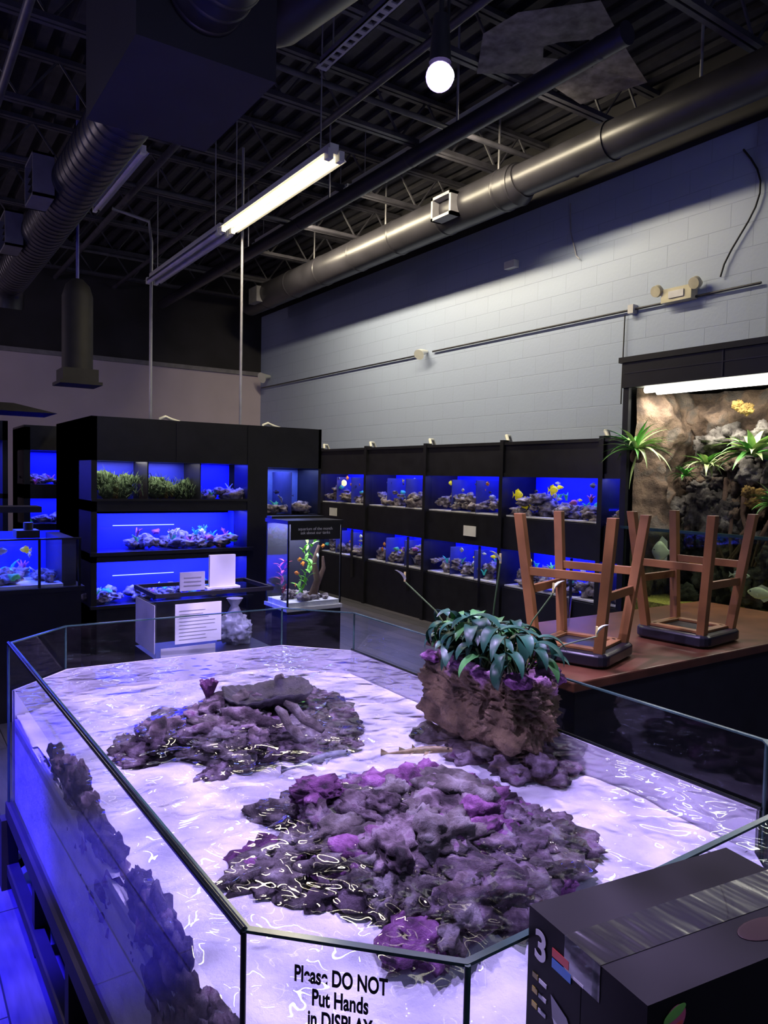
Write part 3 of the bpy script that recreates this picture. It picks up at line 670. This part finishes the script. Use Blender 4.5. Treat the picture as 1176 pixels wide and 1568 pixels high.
for k in range(120):
    y = R(1.8,2.7) if k < 64 else R(1.03,1.62)
    i4.rock((R(.458,.474),y,R(.53,.74)+.03*math.sin(y*9)),(.022,R(.03,.08),R(.025,.05)),random.choice((ROCKD,ROCKD,ROCKM)),seed=R(0,99),sub=3,amp=.6,fine=.4)
for k in range(8): i4.rock((.47,R(1.62,1.95),R(.58,.64)),(.02,.05,.03),ROCKD,seed=R(0,99),sub=3)
i4.build('rock_refraction_copy', tt)
# planter rock
m, nt, out = nodes('clay_rock_planter'); Lk = nt.links.new
tc = N(nt,'ShaderNodeTexCoord'); nz = N(nt,'ShaderNodeTexNoise'); nz.inputs['Scale'].default_value = 12; nz.inputs['Detail'].default_value = 10
nz2 = N(nt,'ShaderNodeTexNoise'); nz2.inputs['Scale'].default_value = 40; nz2.inputs['Detail'].default_value = 8
r1 = ramp(nt, [(.3,(.035,.024,.013)),(.5,(.15,.10,.055)),(.7,(.27,.19,.10))]); r2 = ramp(nt, [(.35,(.16,.06,.13)),(.6,(.5,.26,.44))])
sx = N(nt,'ShaderNodeSeparateXYZ'); ad = N(nt,'ShaderNodeMath',operation='MULTIPLY_ADD'); ad.inputs[1].default_value = .3
mr = N(nt,'ShaderNodeMapRange'); mr.inputs['From Min'].default_value = .42; mr.inputs['From Max'].default_value = .46
mx = N(nt,'ShaderNodeMixRGB'); bs = N(nt,'ShaderNodeBsdfPrincipled'); bs.inputs['Roughness'].default_value = .8
bn = N(nt,'ShaderNodeBump'); bn.inputs['Distance'].default_value = .02
Lk(tc.outputs['Object'],nz.inputs['Vector']); Lk(tc.outputs['Object'],nz2.inputs['Vector']); Lk(tc.outputs['Object'],sx.inputs[0]); Lk(nz.outputs['Fac'],r1.inputs[0]); Lk(nz.outputs['Fac'],r2.inputs[0])
Lk(nz.outputs['Fac'],ad.inputs[0]); Lk(sx.outputs['Z'],ad.inputs[2]); Lk(ad.outputs[0],mr.inputs['Value']); Lk(mr.outputs[0],mx.inputs[0])
Lk(r1.outputs[0],mx.inputs[1]); Lk(r2.outputs[0],mx.inputs[2]); Lk(mx.outputs[0],bs.inputs['Base Color']); Lk(nz2.outputs['Fac'],bn.inputs['Height']); Lk(bn.outputs[0],bs.inputs['Normal']); Lk(bs.outputs[0],out.inputs[0])
PLR_ = m
pl = empty('rock_planter')
PX, PY = 1.785, 1.91
mb = MB().rock((PX,PY,.89),(.12,.27,.135),PLR_,seed=3,sub=6,amp=.32,fine=.16,sq=.7)
for k in range(16): mb.rock((PX+R(-.12,.1),PY+R(-.24,.24),R(.985,1.005)),(.03,.045,.02),ROCKP,seed=R(0,99),sub=3,amp=.5,fine=.3)
mb.build('rock', None, origin=(PX,PY,.70)).parent = pl
LEAF = mat('anthurium_leaf',(.022,.10,.055),.42,var=.5,nscale=6,spec=.4); LEAF2 = mat('anthurium_leaf_light',(.07,.24,.06),.42,var=.4,nscale=6,spec=.4)
STEM = mat('plant_stem',(.12,.2,.06),.5); SPA = mat('spathe_white',(.6,.68,.5),.5)
mb = MB()
for k in range(130):
    bx, by = PX+R(-.09,.08), PY+.03+R(-.18,.19); az = R(0,6.28); hgt = R(.01,.14)
    ex, ey = bx+math.cos(az)*.04, by+math.sin(az)*.04
    mb.tube([(bx,by,.99),(bx+math.cos(az)*.02,by+math.sin(az)*.02,.99+hgt*.6),(ex,ey,1.0+hgt)], .003, STEM, n=5)
    mb.leaf((ex,ey,1.0+hgt),az+R(-.3,.3),R(.1,1.0),R(.10,.165),R(.018,.027),R(1.5,2.9),LEAF if R(0,1)<.75 else LEAF2,n=9)
def spathe(b, t, az):
    b = Vector(b); t = Vector(t); mid = (b+t)/2+Vector((0,0,.03)); mb.tube([b,mid,t],.0028,STEM,n=5)
    mb.leaf(t,az,1.2,.06,.014,.9,SPA,n=6,fold=.6); mb.tube([t,t+Vector((0,0,.035))],.004,mat('spadix',(.7,.6,.2),.6),n=6)
spathe((1.79,1.95,1.0),(1.77,1.88,1.36),2.5); spathe((1.77,2.05,1.0),(1.58,2.18,1.27),2.8); spathe((1.83,1.78,1.0),(2.02,1.66,1.12),-.8); spathe((1.83,1.87,1.0),(1.93,1.78,1.26),-.5)
mb.build('anthurium_plant', pl)
FB = mat('shark_skin',(.20,.22,.27),.5,var=.5,nscale=30); FY = mat('tan_fish_skin',(.32,.25,.10),.5,var=.4,nscale=30)
def shark(name, c, yaw, L, m_):
    mb = MB(); pts = []; rs = []
    for i in range(17):
        t = i/16; x = (.5-t)*L; yv = .04*math.sin(t*5)*L; r = L*.07*(math.sin(math.pi*min(1,(t*.85+.1)))**.8)*(1-t*.75)
        pts.append((c[0]+x*math.cos(yaw)-yv*math.sin(yaw), c[1]+x*math.sin(yaw)+yv*math.cos(yaw), c[2])); rs.append(max(.003,r))
    mb.tube(pts, rs, m_, n=12)
    def at(t, s, z): 
        p_ = pts[int(t*16)]; return (p_[0]-math.sin(yaw)*s*L, p_[1]+math.cos(yaw)*s*L, p_[2]+z*L)
    for sg in (1,-1): mb.add([at(.25,sg*.03,0),at(.45,sg*.17,-.02),at(.4,sg*.03,0)],[[0,1,2]],m_); mb.add([at(.5,sg*.02,0),at(.65,sg*.1,-.02),at(.6,sg*.02,0)],[[0,1,2]],m_)
    mb.add([at(.5,0,.03),at(.6,0,.1),at(.62,0,.02)],[[0,1,2]],m_); mb.add([at(.68,0,.02),at(.78,0,.08),at(.78,0,.02)],[[0,1,2]],m_); mb.add([at(.88,0,0),at(1,0,.07),at(1,0,-.04)],[[0,1,2]],m_)
    for sg in (1,-1): vs, fs = ico(1); mb.add([tuple(Vector(at(.1,sg*.035,.03))+v_*.004) for v_ in vs], fs, EYE, True)
    return mb.build(name, tt)
shark('bamboo_shark',(1.12,2.00,.755),.05,.26,FB)
shark('small_shark',(1.44,1.90,.755),-.45,.24,FY)

INK = mat('black_vinyl_letters',(.008,.008,.01),.5)
sg = empty('glass_sign')
dirv = Vector((P[1][0]-P[0][0],P[1][1]-P[0][1],0)).normalized(); nrm = Vector((dirv.y,-dirv.x,0)); up = Vector((0,0,1))
def wallM(c, d, n_):
    M = Matrix((d, up, n_)).transposed().to_4x4(); M.translation = Vector(c); return M
c0 = Vector((P[0][0],P[0][1],0))+dirv*.150+nrm*.004
textmesh('Please DO NOT\nPut Hands\nin DISPLAY', .034, wallM(c0+Vector((0,0,.914)),dirv,nrm), INK, 'letters', sg, off=.0010, sx=.60)

# ------------------------------------------------------------------ small aquarium with notices (behind touch tank)
sa = empty('small_aquarium')
x0,x1,y0,y1 = 1.10,1.72,3.58,3.95
fr = MB().box((x0,y0,0),(x1,y1,.70),BLACK).box((x0-.005,y0-.005,1.035),(x1+.005,y0+.01,1.055),BLACK).box((x0-.005,y1-.01,1.035),(x1+.005,y1+.005,1.055),BLACK)
fr.box((x0-.005,y0,1.035),(x0+.01,y1,1.055),BLACK).box((x1-.01,y0,1.035),(x1+.005,y1,1.055),BLACK).box((x0,y0,.70),(x1,y1,.73),BLACK); fr.build('frame', sa)
MB().quad((x0,y0,.73),(x1,y0,.73),(x1,y0,1.035),(x0,y0,1.035),GLASS).quad((x0,y0,.73),(x0,y1,.73),(x0,y1,1.035),(x0,y0,1.035),GLASS).quad((x1,y0,.73),(x1,y1,.73),(x1,y1,1.035),(x1,y0,1.035),GLASS).quad((x0,y1,.73),(x1,y1,.73),(x1,y1,1.035),(x0,y1,1.035),GLASS).build('glass', sa)
FROST = mat('frosted_plastic',(.38,.38,.48),.3,var=.3,nscale=20)
PAPERD = mat('grey_paper',(.42,.42,.5),.6,var=.1)
pp = MB().box((x0+.09,y0-.012,.80),(x0+.33,y0-.008,1.0),WHITE).box((x0-.01,y0,.76),(x0-.006,y1-.05,1.0),PAPERD).box((x0+.02,y0-.01,.72),(x0+.3,y0-.006,.785),PAPERD)
TX = mat('print_grey',(.25,.25,.28),.6)
for k in range(9): pp.box((x0+.11,y0-.0135,.82+k*.018),(x0+.11+R(.12,.2),y0-.0125,.8225+k*.018),TX)
pp.build('notices', sa)
bag = MB().rock((x0+.47,y0+.15,.81),(.09,.08,.08),FROST,seed=2,sub=4,amp=.3,fine=.25)
bag.tube([(x0+.47,y0+.15,.86),(x0+.47,y0+.15,.94),(x0+.47,y0+.15,.98)], [.06,.02,.045], FROST, n=14); bag.build('bagged_item', sa)
MB().box((x0+.29,y0+.05,1.056),(x0+.43,y0+.07,1.23),WHITE).box((x0+.27,y0+.03,1.056),(x0+.45,y0+.11,1.066),WHITE).build('sign_holder', sa)
s2 = MB().box((x0+.13,y0+.04,1.056),(x0+.26,y0+.05,1.15),PAPERD)
for k in range(3): s2.box((x0+.15,y0+.038,1.08+k*.02),(x0+.24,y0+.0399,1.085+k*.02),TX)
s2.build('notice_card', sa)

# ------------------------------------------------------------------ bar counter
WOOD = mat('cherry_wood',(.11,.042,.018),.35,var=.3,nscale=5); WOODS = mat('stool_wood',(.25,.115,.030),.42,var=.25,nscale=6)
MB().box((2.12,1.84,.86),(4.35,2.75,.90),WOOD).box((2.2,1.9,0),(4.35,2.7,.86),BLACKM).build('bar_counter', bevel=.006)
SEAT = mat('black_vinyl_seat',(.012,.012,.016),.3)
def stool(cx, cy, z, yaw, H=.60):
    e = empty('bar_stool'); mb = MB(); cs, sn = math.cos(yaw), math.sin(yaw)
    def T(x, y, zz): return (cx+x*cs-y*sn, cy+x*sn+y*cs, z+zz)
    def rsq(hw, r, zz, n=5):
        o = []
        for qx, qy, a0 in ((1,1,0),(-1,1,90),(-1,-1,180),(1,-1,270)):
            for k in range(n): g_ = math.radians(a0+90*k/(n-1)); o.append(T(qx*(hw-r)+r*math.cos(g_), qy*(hw-r)+r*math.sin(g_), zz))
        return o
    L1 = [rsq(.165,.04,0),rsq(.182,.05,.012),rsq(.182,.05,.05),rsq(.17,.04,.06)]; n = 20; V = sum(L1, []); F = []
    for i in range(3):
        for k in range(n): F.append([i*n+k,i*n+(k+1)%n,(i+1)*n+(k+1)%n,(i+1)*n+k])
    F += [list(range(n))[::-1], list(range(3*n,4*n))]
    mb.add(V, F, SEAT); mb.build('seat', e, bevel=.004)
    lg = MB(); B_, Tp = .14, .20; w = .019
    def leg(sx_, sy_):
        V = []
        for zz, q in ((.055,B_),(H,Tp)):
            for dx, dy in ((-w,-w),(w,-w),(w,w),(-w,w)): V.append(T(sx_*q+dx, sy_*q+dy, zz))
        lg.add(V, [[0,3,2,1],[4,5,6,7],[0,1,5,4],[1,2,6,5],[2,3,7,6],[3,0,4,7]], WOODS)
    for a_ in (-1,1):
        for b_ in (-1,1): leg(a_, b_)
    def rail(a_, b_, zz, hh, tt_):
        a_, b_ = Vector(a_), Vector(b_); d = (b_-a_).normalized(); s_ = Vector((-d.y,d.x))*tt_
        V = [T(*(a_+s_),zz),T(*(b_+s_),zz),T(*(b_-s_),zz),T(*(a_-s_),zz),T(*(a_+s_),zz+hh),T(*(b_+s_),zz+hh),T(*(b_-s_),zz+hh),T(*(a_-s_),zz+hh)]
        lg.add(V, [[0,3,2,1],[4,5,6,7],[0,1,5,4],[1,2,6,5],[2,3,7,6],[3,0,4,7]], WOODS)
    def q_(zz): return B_+(Tp-B_)*(zz-.055)/(H-.055)
    k2, k3 = q_(.28), q_(.36)
    for s_ in (-1,1):
        rail((-.12,s_*.12),(.12,s_*.12),.06,.012,.02); rail((s_*.12,-.12),(s_*.12,.12),.06,.012,.02)
        rail((-k2,s_*k2),(k2,s_*k2),.27,.035,.009); rail((s_*k3,-k3),(s_*k3,k3),.35,.035,.009)
    lg.build('legs_and_rails', e, bevel=.002)
stool(2.47, 2.12, .901, math.radians(-34.2+45+8), H=.61)
stool(3.22, 2.10, .901, math.radians(-34.2+45-5), H=.61)
MB().tube([(2.90,2.60,.901),(2.90,2.60,1.05)], [.03,.042], glassmat('clear_cup',(.8,.9,.95),f0=.15), n=18, cap=False).build('plastic_cup')

# ------------------------------------------------------------------ terrarium
te = empty('paludarium')
tx, ty0, ty1 = 4.52, 1.5, 3.52
fr = MB().box((tx,ty0,0),(5.5,ty1,.70),BLACK).box((tx-.03,ty0,2.34),(tx,ty1+.02,2.55),BLACK).box((tx,ty0,2.36),(5.5,ty1+.02,2.55),BLACK).box((tx-.05,ty0,2.52),(5.5,ty1+.04,2.56),BLACK)
fr.box((tx,ty1-.02,.7),(5.5,ty1+.02,2.36),BLACK).box((tx-.01,ty1-.03,.7),(tx+.02,ty1+.02,2.36),BLACK).box((tx,ty0,.7),(5.5,ty0+.03,2.36),BLACK).box((5.48,ty0,.7),(5.5,ty1,2.36),BLACK)
fr.box((tx-.015,ty0,1.31),(tx+.01,ty1,1.33),EDGE)
for yy in (2.1,2.75): fr.box((tx-.036,yy,2.35),(tx-.03,yy+.01,2.52),DUCT)
fr.box((tx-.035,ty0,2.44),(tx-.03,ty1,2.447),DUCT); fr.build('cabinet', te)
DAY = emit('daylight_tube',(1,.98,.88),5)
tb = MB()
for xx in (4.58,4.72): tb.tube([(xx,ty0+.1,2.32),(xx,ty1-.12,2.32)], .022, DAY, n=10)
tb.box((4.54,ty0+.05,2.345),(4.9,ty1-.05,2.35),FIX); tb.build('tubes', te)
area('tube_glow',(4.66,(ty0+ty1)/2,2.29),.2,1.8,34,(1,.95,.82),rot=(0,math.radians(-12),0),parent=te)
ROCKT = mat('terrarium_rock',(.3,.22,.16),.9,nscale=5,bump=1,detail=12,bdist=.07,bscale=11,stops=[(.3,(.045,.03,.025)),(.42,(.13,.085,.06)),(.52,(.27,.18,.125)),(.62,(.17,.14,.12)),(.75,(.36,.28,.22))])
ROCKT2 = mat('terrarium_grey_stone',(.2,.2,.2),.9,nscale=9,bump=1,detail=12,bdist=.04,bscale=30,stops=[(.3,(.03,.026,.024)),(.5,(.13,.11,.10)),(.7,(.34,.31,.28))])
bgm = MB()
def cliff(fn, A_, B_):
    V = [fn(i/A_, j/B_) for i in range(A_+1) for j in range(B_+1)]; F = []
    for i in range(A_):
        for j in range(B_): k = i*(B_+1)+j; F.append([k,k+1,k+B_+2,k+B_+1])
    bgm.add(V, F, ROCKT, True)
def fb(y, z, s=3): return noise.fractal(Vector((y*2.2,z*2.2,s)),1,2,6)
cliff(lambda u, w_: (5.15-.3*fb(ty0+2*u,.72+1.6*w_)-.15*max(0,.45-w_), ty0+.03+(ty1-ty0-.06)*u, .72+1.62*w_), 120, 100)
cliff(lambda u, w_: (tx+.04+.9*u, ty1-.05-.14*max(0,fb(u,.72+1.6*w_,9)+.35)*min(1,u*3+.2), .72+1.62*w_), 60, 100)
random.seed(31)
for k in range(110):
    z = R(.8,2.02); y = R(2.3,3.45) if k < 84 else R(1.6,2.3)
    if z > 1.9 and y > 3.2: continue
    bgm.rock((R(4.94,5.08)-.15*max(0,1.5-z),y,z),(R(.05,.1),R(.04,.11),R(.05,.13)),random.choice((ROCKT2,ROCKT2,ROCKT)),seed=R(0,99),sub=4,amp=.6,fine=.3)
MOSS = mat('orange_moss',(.26,.16,.04),.95,var=.7,nscale=30,bump=1,bscale=60)
for y, z, s in ((2.88,2.20,.04),(2.82,2.17,.045),(2.78,1.60,.045),(2.74,1.53,.045),(2.70,1.60,.03)): bgm.rock((4.90,y,z),(s*.6,s,s*.8),MOSS,seed=y*9,sub=4,amp=.4,fine=.4)
for k in range(16):
    y = 3.0-k*.07; bgm.tube([(5.0,y,1.62+R(-.1,.1)),(4.93,y+R(-.06,.06),1.45),(4.88,y+R(-.1,.1),1.3),(4.84,y+R(-.12,.12),1.1)], [.02,.016,.013,.008], DW, n=8)
bgm.build('rock_background', te)
wt = MB().box((tx+.02,ty0+.03,.72),(5.3,ty1-.03,.80),mat('yellow_gravel',(.6,.48,.14),.8,var=.5,nscale=60,bump=1)); wt.box((tx+.004,ty0+.03,1.305),(5.25,ty1-.03,1.31),glassmat('pond_surface',(.8,.88,.8),f0=.05)); wt.build('gravel', te)
MB().quad((tx,ty0,.70),(tx,ty1,.70),(tx,ty1,1.31),(tx,ty0,1.31),glassmat('pond_glass',(.7,.78,.62))).build('pond_glass', te)
fs_ = MB(); fs_.fish((4.7,3.3,1.15),1.9,.14,.16,WHF,eye=EYE,T=.1).fish((4.75,3.05,1.08),1.6,.12,.05,ORG,eye=EYE).fish((4.7,2.7,1.05),-1.4,.13,.05,WHF,eye=EYE).fish((4.7,2.55,.95),1.5,.2,.08,WHF,eye=EYE)
fs_.build('fish', te)
BR1 = mat('bromeliad_leaf',(.10,.33,.06),.4,var=.4,nscale=10); BR2 = mat('bromeliad_light',(.42,.55,.22),.4,var=.3,nscale=10)
pm = MB()
def brom(c, n, L_, W, m1, m2, dr=1.):
    for k in range(n):
        g_ = k*2.4+R(-.2,.2)
        pm.leaf(c,g_,R(.1,1.25),L_*R(.7,1.1),W,R(.7,1.5)*dr,m1 if R(0,1)<.6 else m2,'strap',n=9,fold=.4)
brom((4.47,3.38,1.88),46,.34,.018,BR1,BR2); brom((4.78,3.02,1.78),30,.20,.018,BR2,BR1); brom((4.72,2.66,1.84),36,.30,.026,BR2,BR1)
brom((4.74,2.50,1.52),36,.22,.016,BR1,BR2); brom((4.74,2.35,2.0),28,.26,.02,BR1,BR2); brom((4.80,3.2,1.70),22,.15,.014,BR1,BR1)
pm.rock((4.5,3.39,1.84),(.05,.04,.05),DW,seed=3,sub=3)
pm.leaf((4.46,3.36,1.84),1.57,-1.2,.25,.014,.3,BR2,'strap')
pm.build('bromeliads', te)

# ------------------------------------------------------------------ carton in the foreground
cb_ = empty('cardboard_box')
CARD = mat('black_carton',(.004,.004,.0035),.55,var=.2,spec=.15)
ang = math.radians(-8); ex = Vector((math.cos(ang),math.sin(ang),0)); ey = Vector((-math.sin(ang),math.cos(ang),0))
O = Vector((.755,.525,.722)); LX, LY, LZ = .42, .23, .30
def B3(x, y, z): return tuple(O+ex*x+ey*y+up*z)
def bbox3(mb, lo, hi, m_):
    V = [B3(a_,b_,c_) for c_ in (lo[2],hi[2]) for a_,b_ in ((lo[0],lo[1]),(hi[0],lo[1]),(hi[0],hi[1]),(lo[0],hi[1]))]
    mb.add(V, [[0,3,2,1],[4,5,6,7],[0,1,5,4],[1,2,6,5],[2,3,7,6],[3,0,4,7]], m_)
mb = MB(); bbox3(mb,(0,0,0),(LX,LY*.497,LZ),CARD); bbox3(mb,(0,LY*.503,0),(LX,LY,LZ),CARD); bbox3(mb,(.002,.002,0),(LX-.002,LY-.002,LZ-.002),CARD); mb.build('carton', cb_)
m, nt, out = nodes('clear_packing_tape'); Lk = nt.links.new
b_ = N(nt,'ShaderNodeBsdfPrincipled'); b_.inputs['Base Color'].default_value = (.02,.02,.02,1); b_.inputs['Roughness'].default_value = .2; b_.inputs['Specular IOR Level'].default_value = 1; b_.inputs['Coat Weight'].default_value = 1; b_.inputs['Coat IOR'].default_value = 1.8
tc = N(nt,'ShaderNodeTexCoord'); wv = N(nt,'ShaderNodeTexNoise'); wv.inputs['Scale'].default_value = 25; mp = N(nt,'ShaderNodeMapping'); mp.inputs['Scale'].default_value = (1,.15,1)
bn = N(nt,'ShaderNodeBump'); bn.inputs['Strength'].default_value = .5; bn.inputs['Distance'].default_value = .012
Lk(tc.outputs['Object'],mp.inputs[0]); Lk(mp.outputs[0],wv.inputs['Vector']); Lk(wv.outputs['Fac'],bn.inputs['Height']); Lk(bn.outputs[0],b_.inputs['Normal']); Lk(b_.outputs[0],out.inputs[0])
mb = MB(); bbox3(mb,(0,LY*.5-.035,LZ),(LX,LY*.5+.035,LZ+.0008),m); bbox3(mb,(-.0008,LY*.5-.035,LZ-.05),(0,LY*.5+.035,LZ+.0008),m); mb.build('tape', cb_)
def faceM(x, y, z, d, n_): 
    M = Matrix((d, up, n_)).transposed().to_4x4(); M.translation = Vector(B3(x,y,z)); return M
PR = mat('print_red',(.6,.06,.05),.4); PB = mat('print_blue',(.05,.2,.55),.4); PY_ = mat('print_yellow',(.55,.42,.05),.4); PG = mat('print_green',(.15,.42,.06),.4); PP = mat('print_pink',(.5,.09,.15),.4); PW = mat('print_white',(.75,.75,.75),.4)
textmesh('3', .06, faceM(-.0015,LY-.03,LZ-.066,-ey,-ex), PW, 'logo_digit', cb_, off=.0015)
mb = MB()
def lf(y0_, y1_, z0_, z1_, m_): bbox3(mb,(-.0012,y0_,z0_),(0,y1_,z1_),m_)
lf(LY-.09,LY-.055,LZ-.044,LZ-.032,PR); lf(LY-.095,LY-.055,LZ-.060,LZ-.047,PB); lf(LY-.12,LY-.1,LZ-.05,LZ-.046,PW)
for k in range(3): lf(LY-.025,LY-.013,LZ-.10-k*.022,LZ-.092-k*.022,PY_); lf(LY-.045,LY-.028,LZ-.10-k*.022,LZ-.094-k*.022,PW)
mb.add([B3(-.0014,LY-.06,LZ-.13),B3(-.0014,LY-.11,LZ-.145),B3(-.0014,LY-.115,LZ-.165),B3(-.0014,LY-.075,LZ-.16)],[[0,1,2,3]],PW)
mb.add([B3(-.0014,LY-.055,LZ-.10),B3(-.0014,LY-.09,LZ-.112),B3(-.0014,LY-.11,LZ-.145),B3(-.0014,LY-.06,LZ-.13)],[[0,1,2,3]],mat('print_device',(.25,.25,.27),.4))
mb.build('side_print', cb_)
mb = MB(); vs, fs = ico(3)
for (cx_, cz_, rx_, rz_, m_, o_) in ((.045,LZ-.034,.020,.020,PP,0),(.045,LZ-.023,.019,.008,PG,.0006),(.045,LZ-.043,.015,.006,PR,.0006)):
    mb.add([B3(cx_+v_.x*rx_, -.0006-o_+v_.y*.001, cz_+v_.z*rz_+v_.x*.006) for v_ in vs], fs, m_, True)
mb.build('front_logo', cb_)
mb = MB(); mb.add([B3(.27+v_.x*.05, .045+v_.y*.022, LZ+.0005+v_.z*.0006) for v_ in vs], fs, mat('print_faded_red',(.022,.007,.006),.5,spec=.2), True); mb.build('top_print', cb_)
sdt = MB(); bbox3(sdt,(-.0,-.06,-.03),(LX+.1,LY-.01,-.001),BLACKM)
for q in ((0,-.04),(LX+.05,-.04),(0.02,LY-.05),(LX+.05,LY-.05)): bbox3(sdt,(q[0],q[1],-.722),(q[0]+.03,q[1]+.03,-.03),BLACKM)
sdt.build('side_table')

# ------------------------------------------------------------------ lights / world
spot('left_blue_lamp', (-.45,3.0,3.2), (.12,2.95,0), 3200, (.03,.015,1), 27, .08)
wo = bpy.data.worlds.new('world'); sc.world = wo; wo.use_nodes = True
wo.node_tree.nodes['Background'].inputs[0].default_value = (.25,.22,.4,1); wo.node_tree.nodes['Background'].inputs[1].default_value = .02
point('fill_light', (1.5,-1.2,3.3), 58, (.53,.6,1), .3)  # unseen fill points added to brighten the room, no fixtures
point('fill_light', (-2.2,4.5,3.2), 50, (.46,.46,1), .3)
point('fill_light', (-2.0,10.0,3.4), 70, (1,.8,.95), .3)
print('done', len(bpy.data.objects))
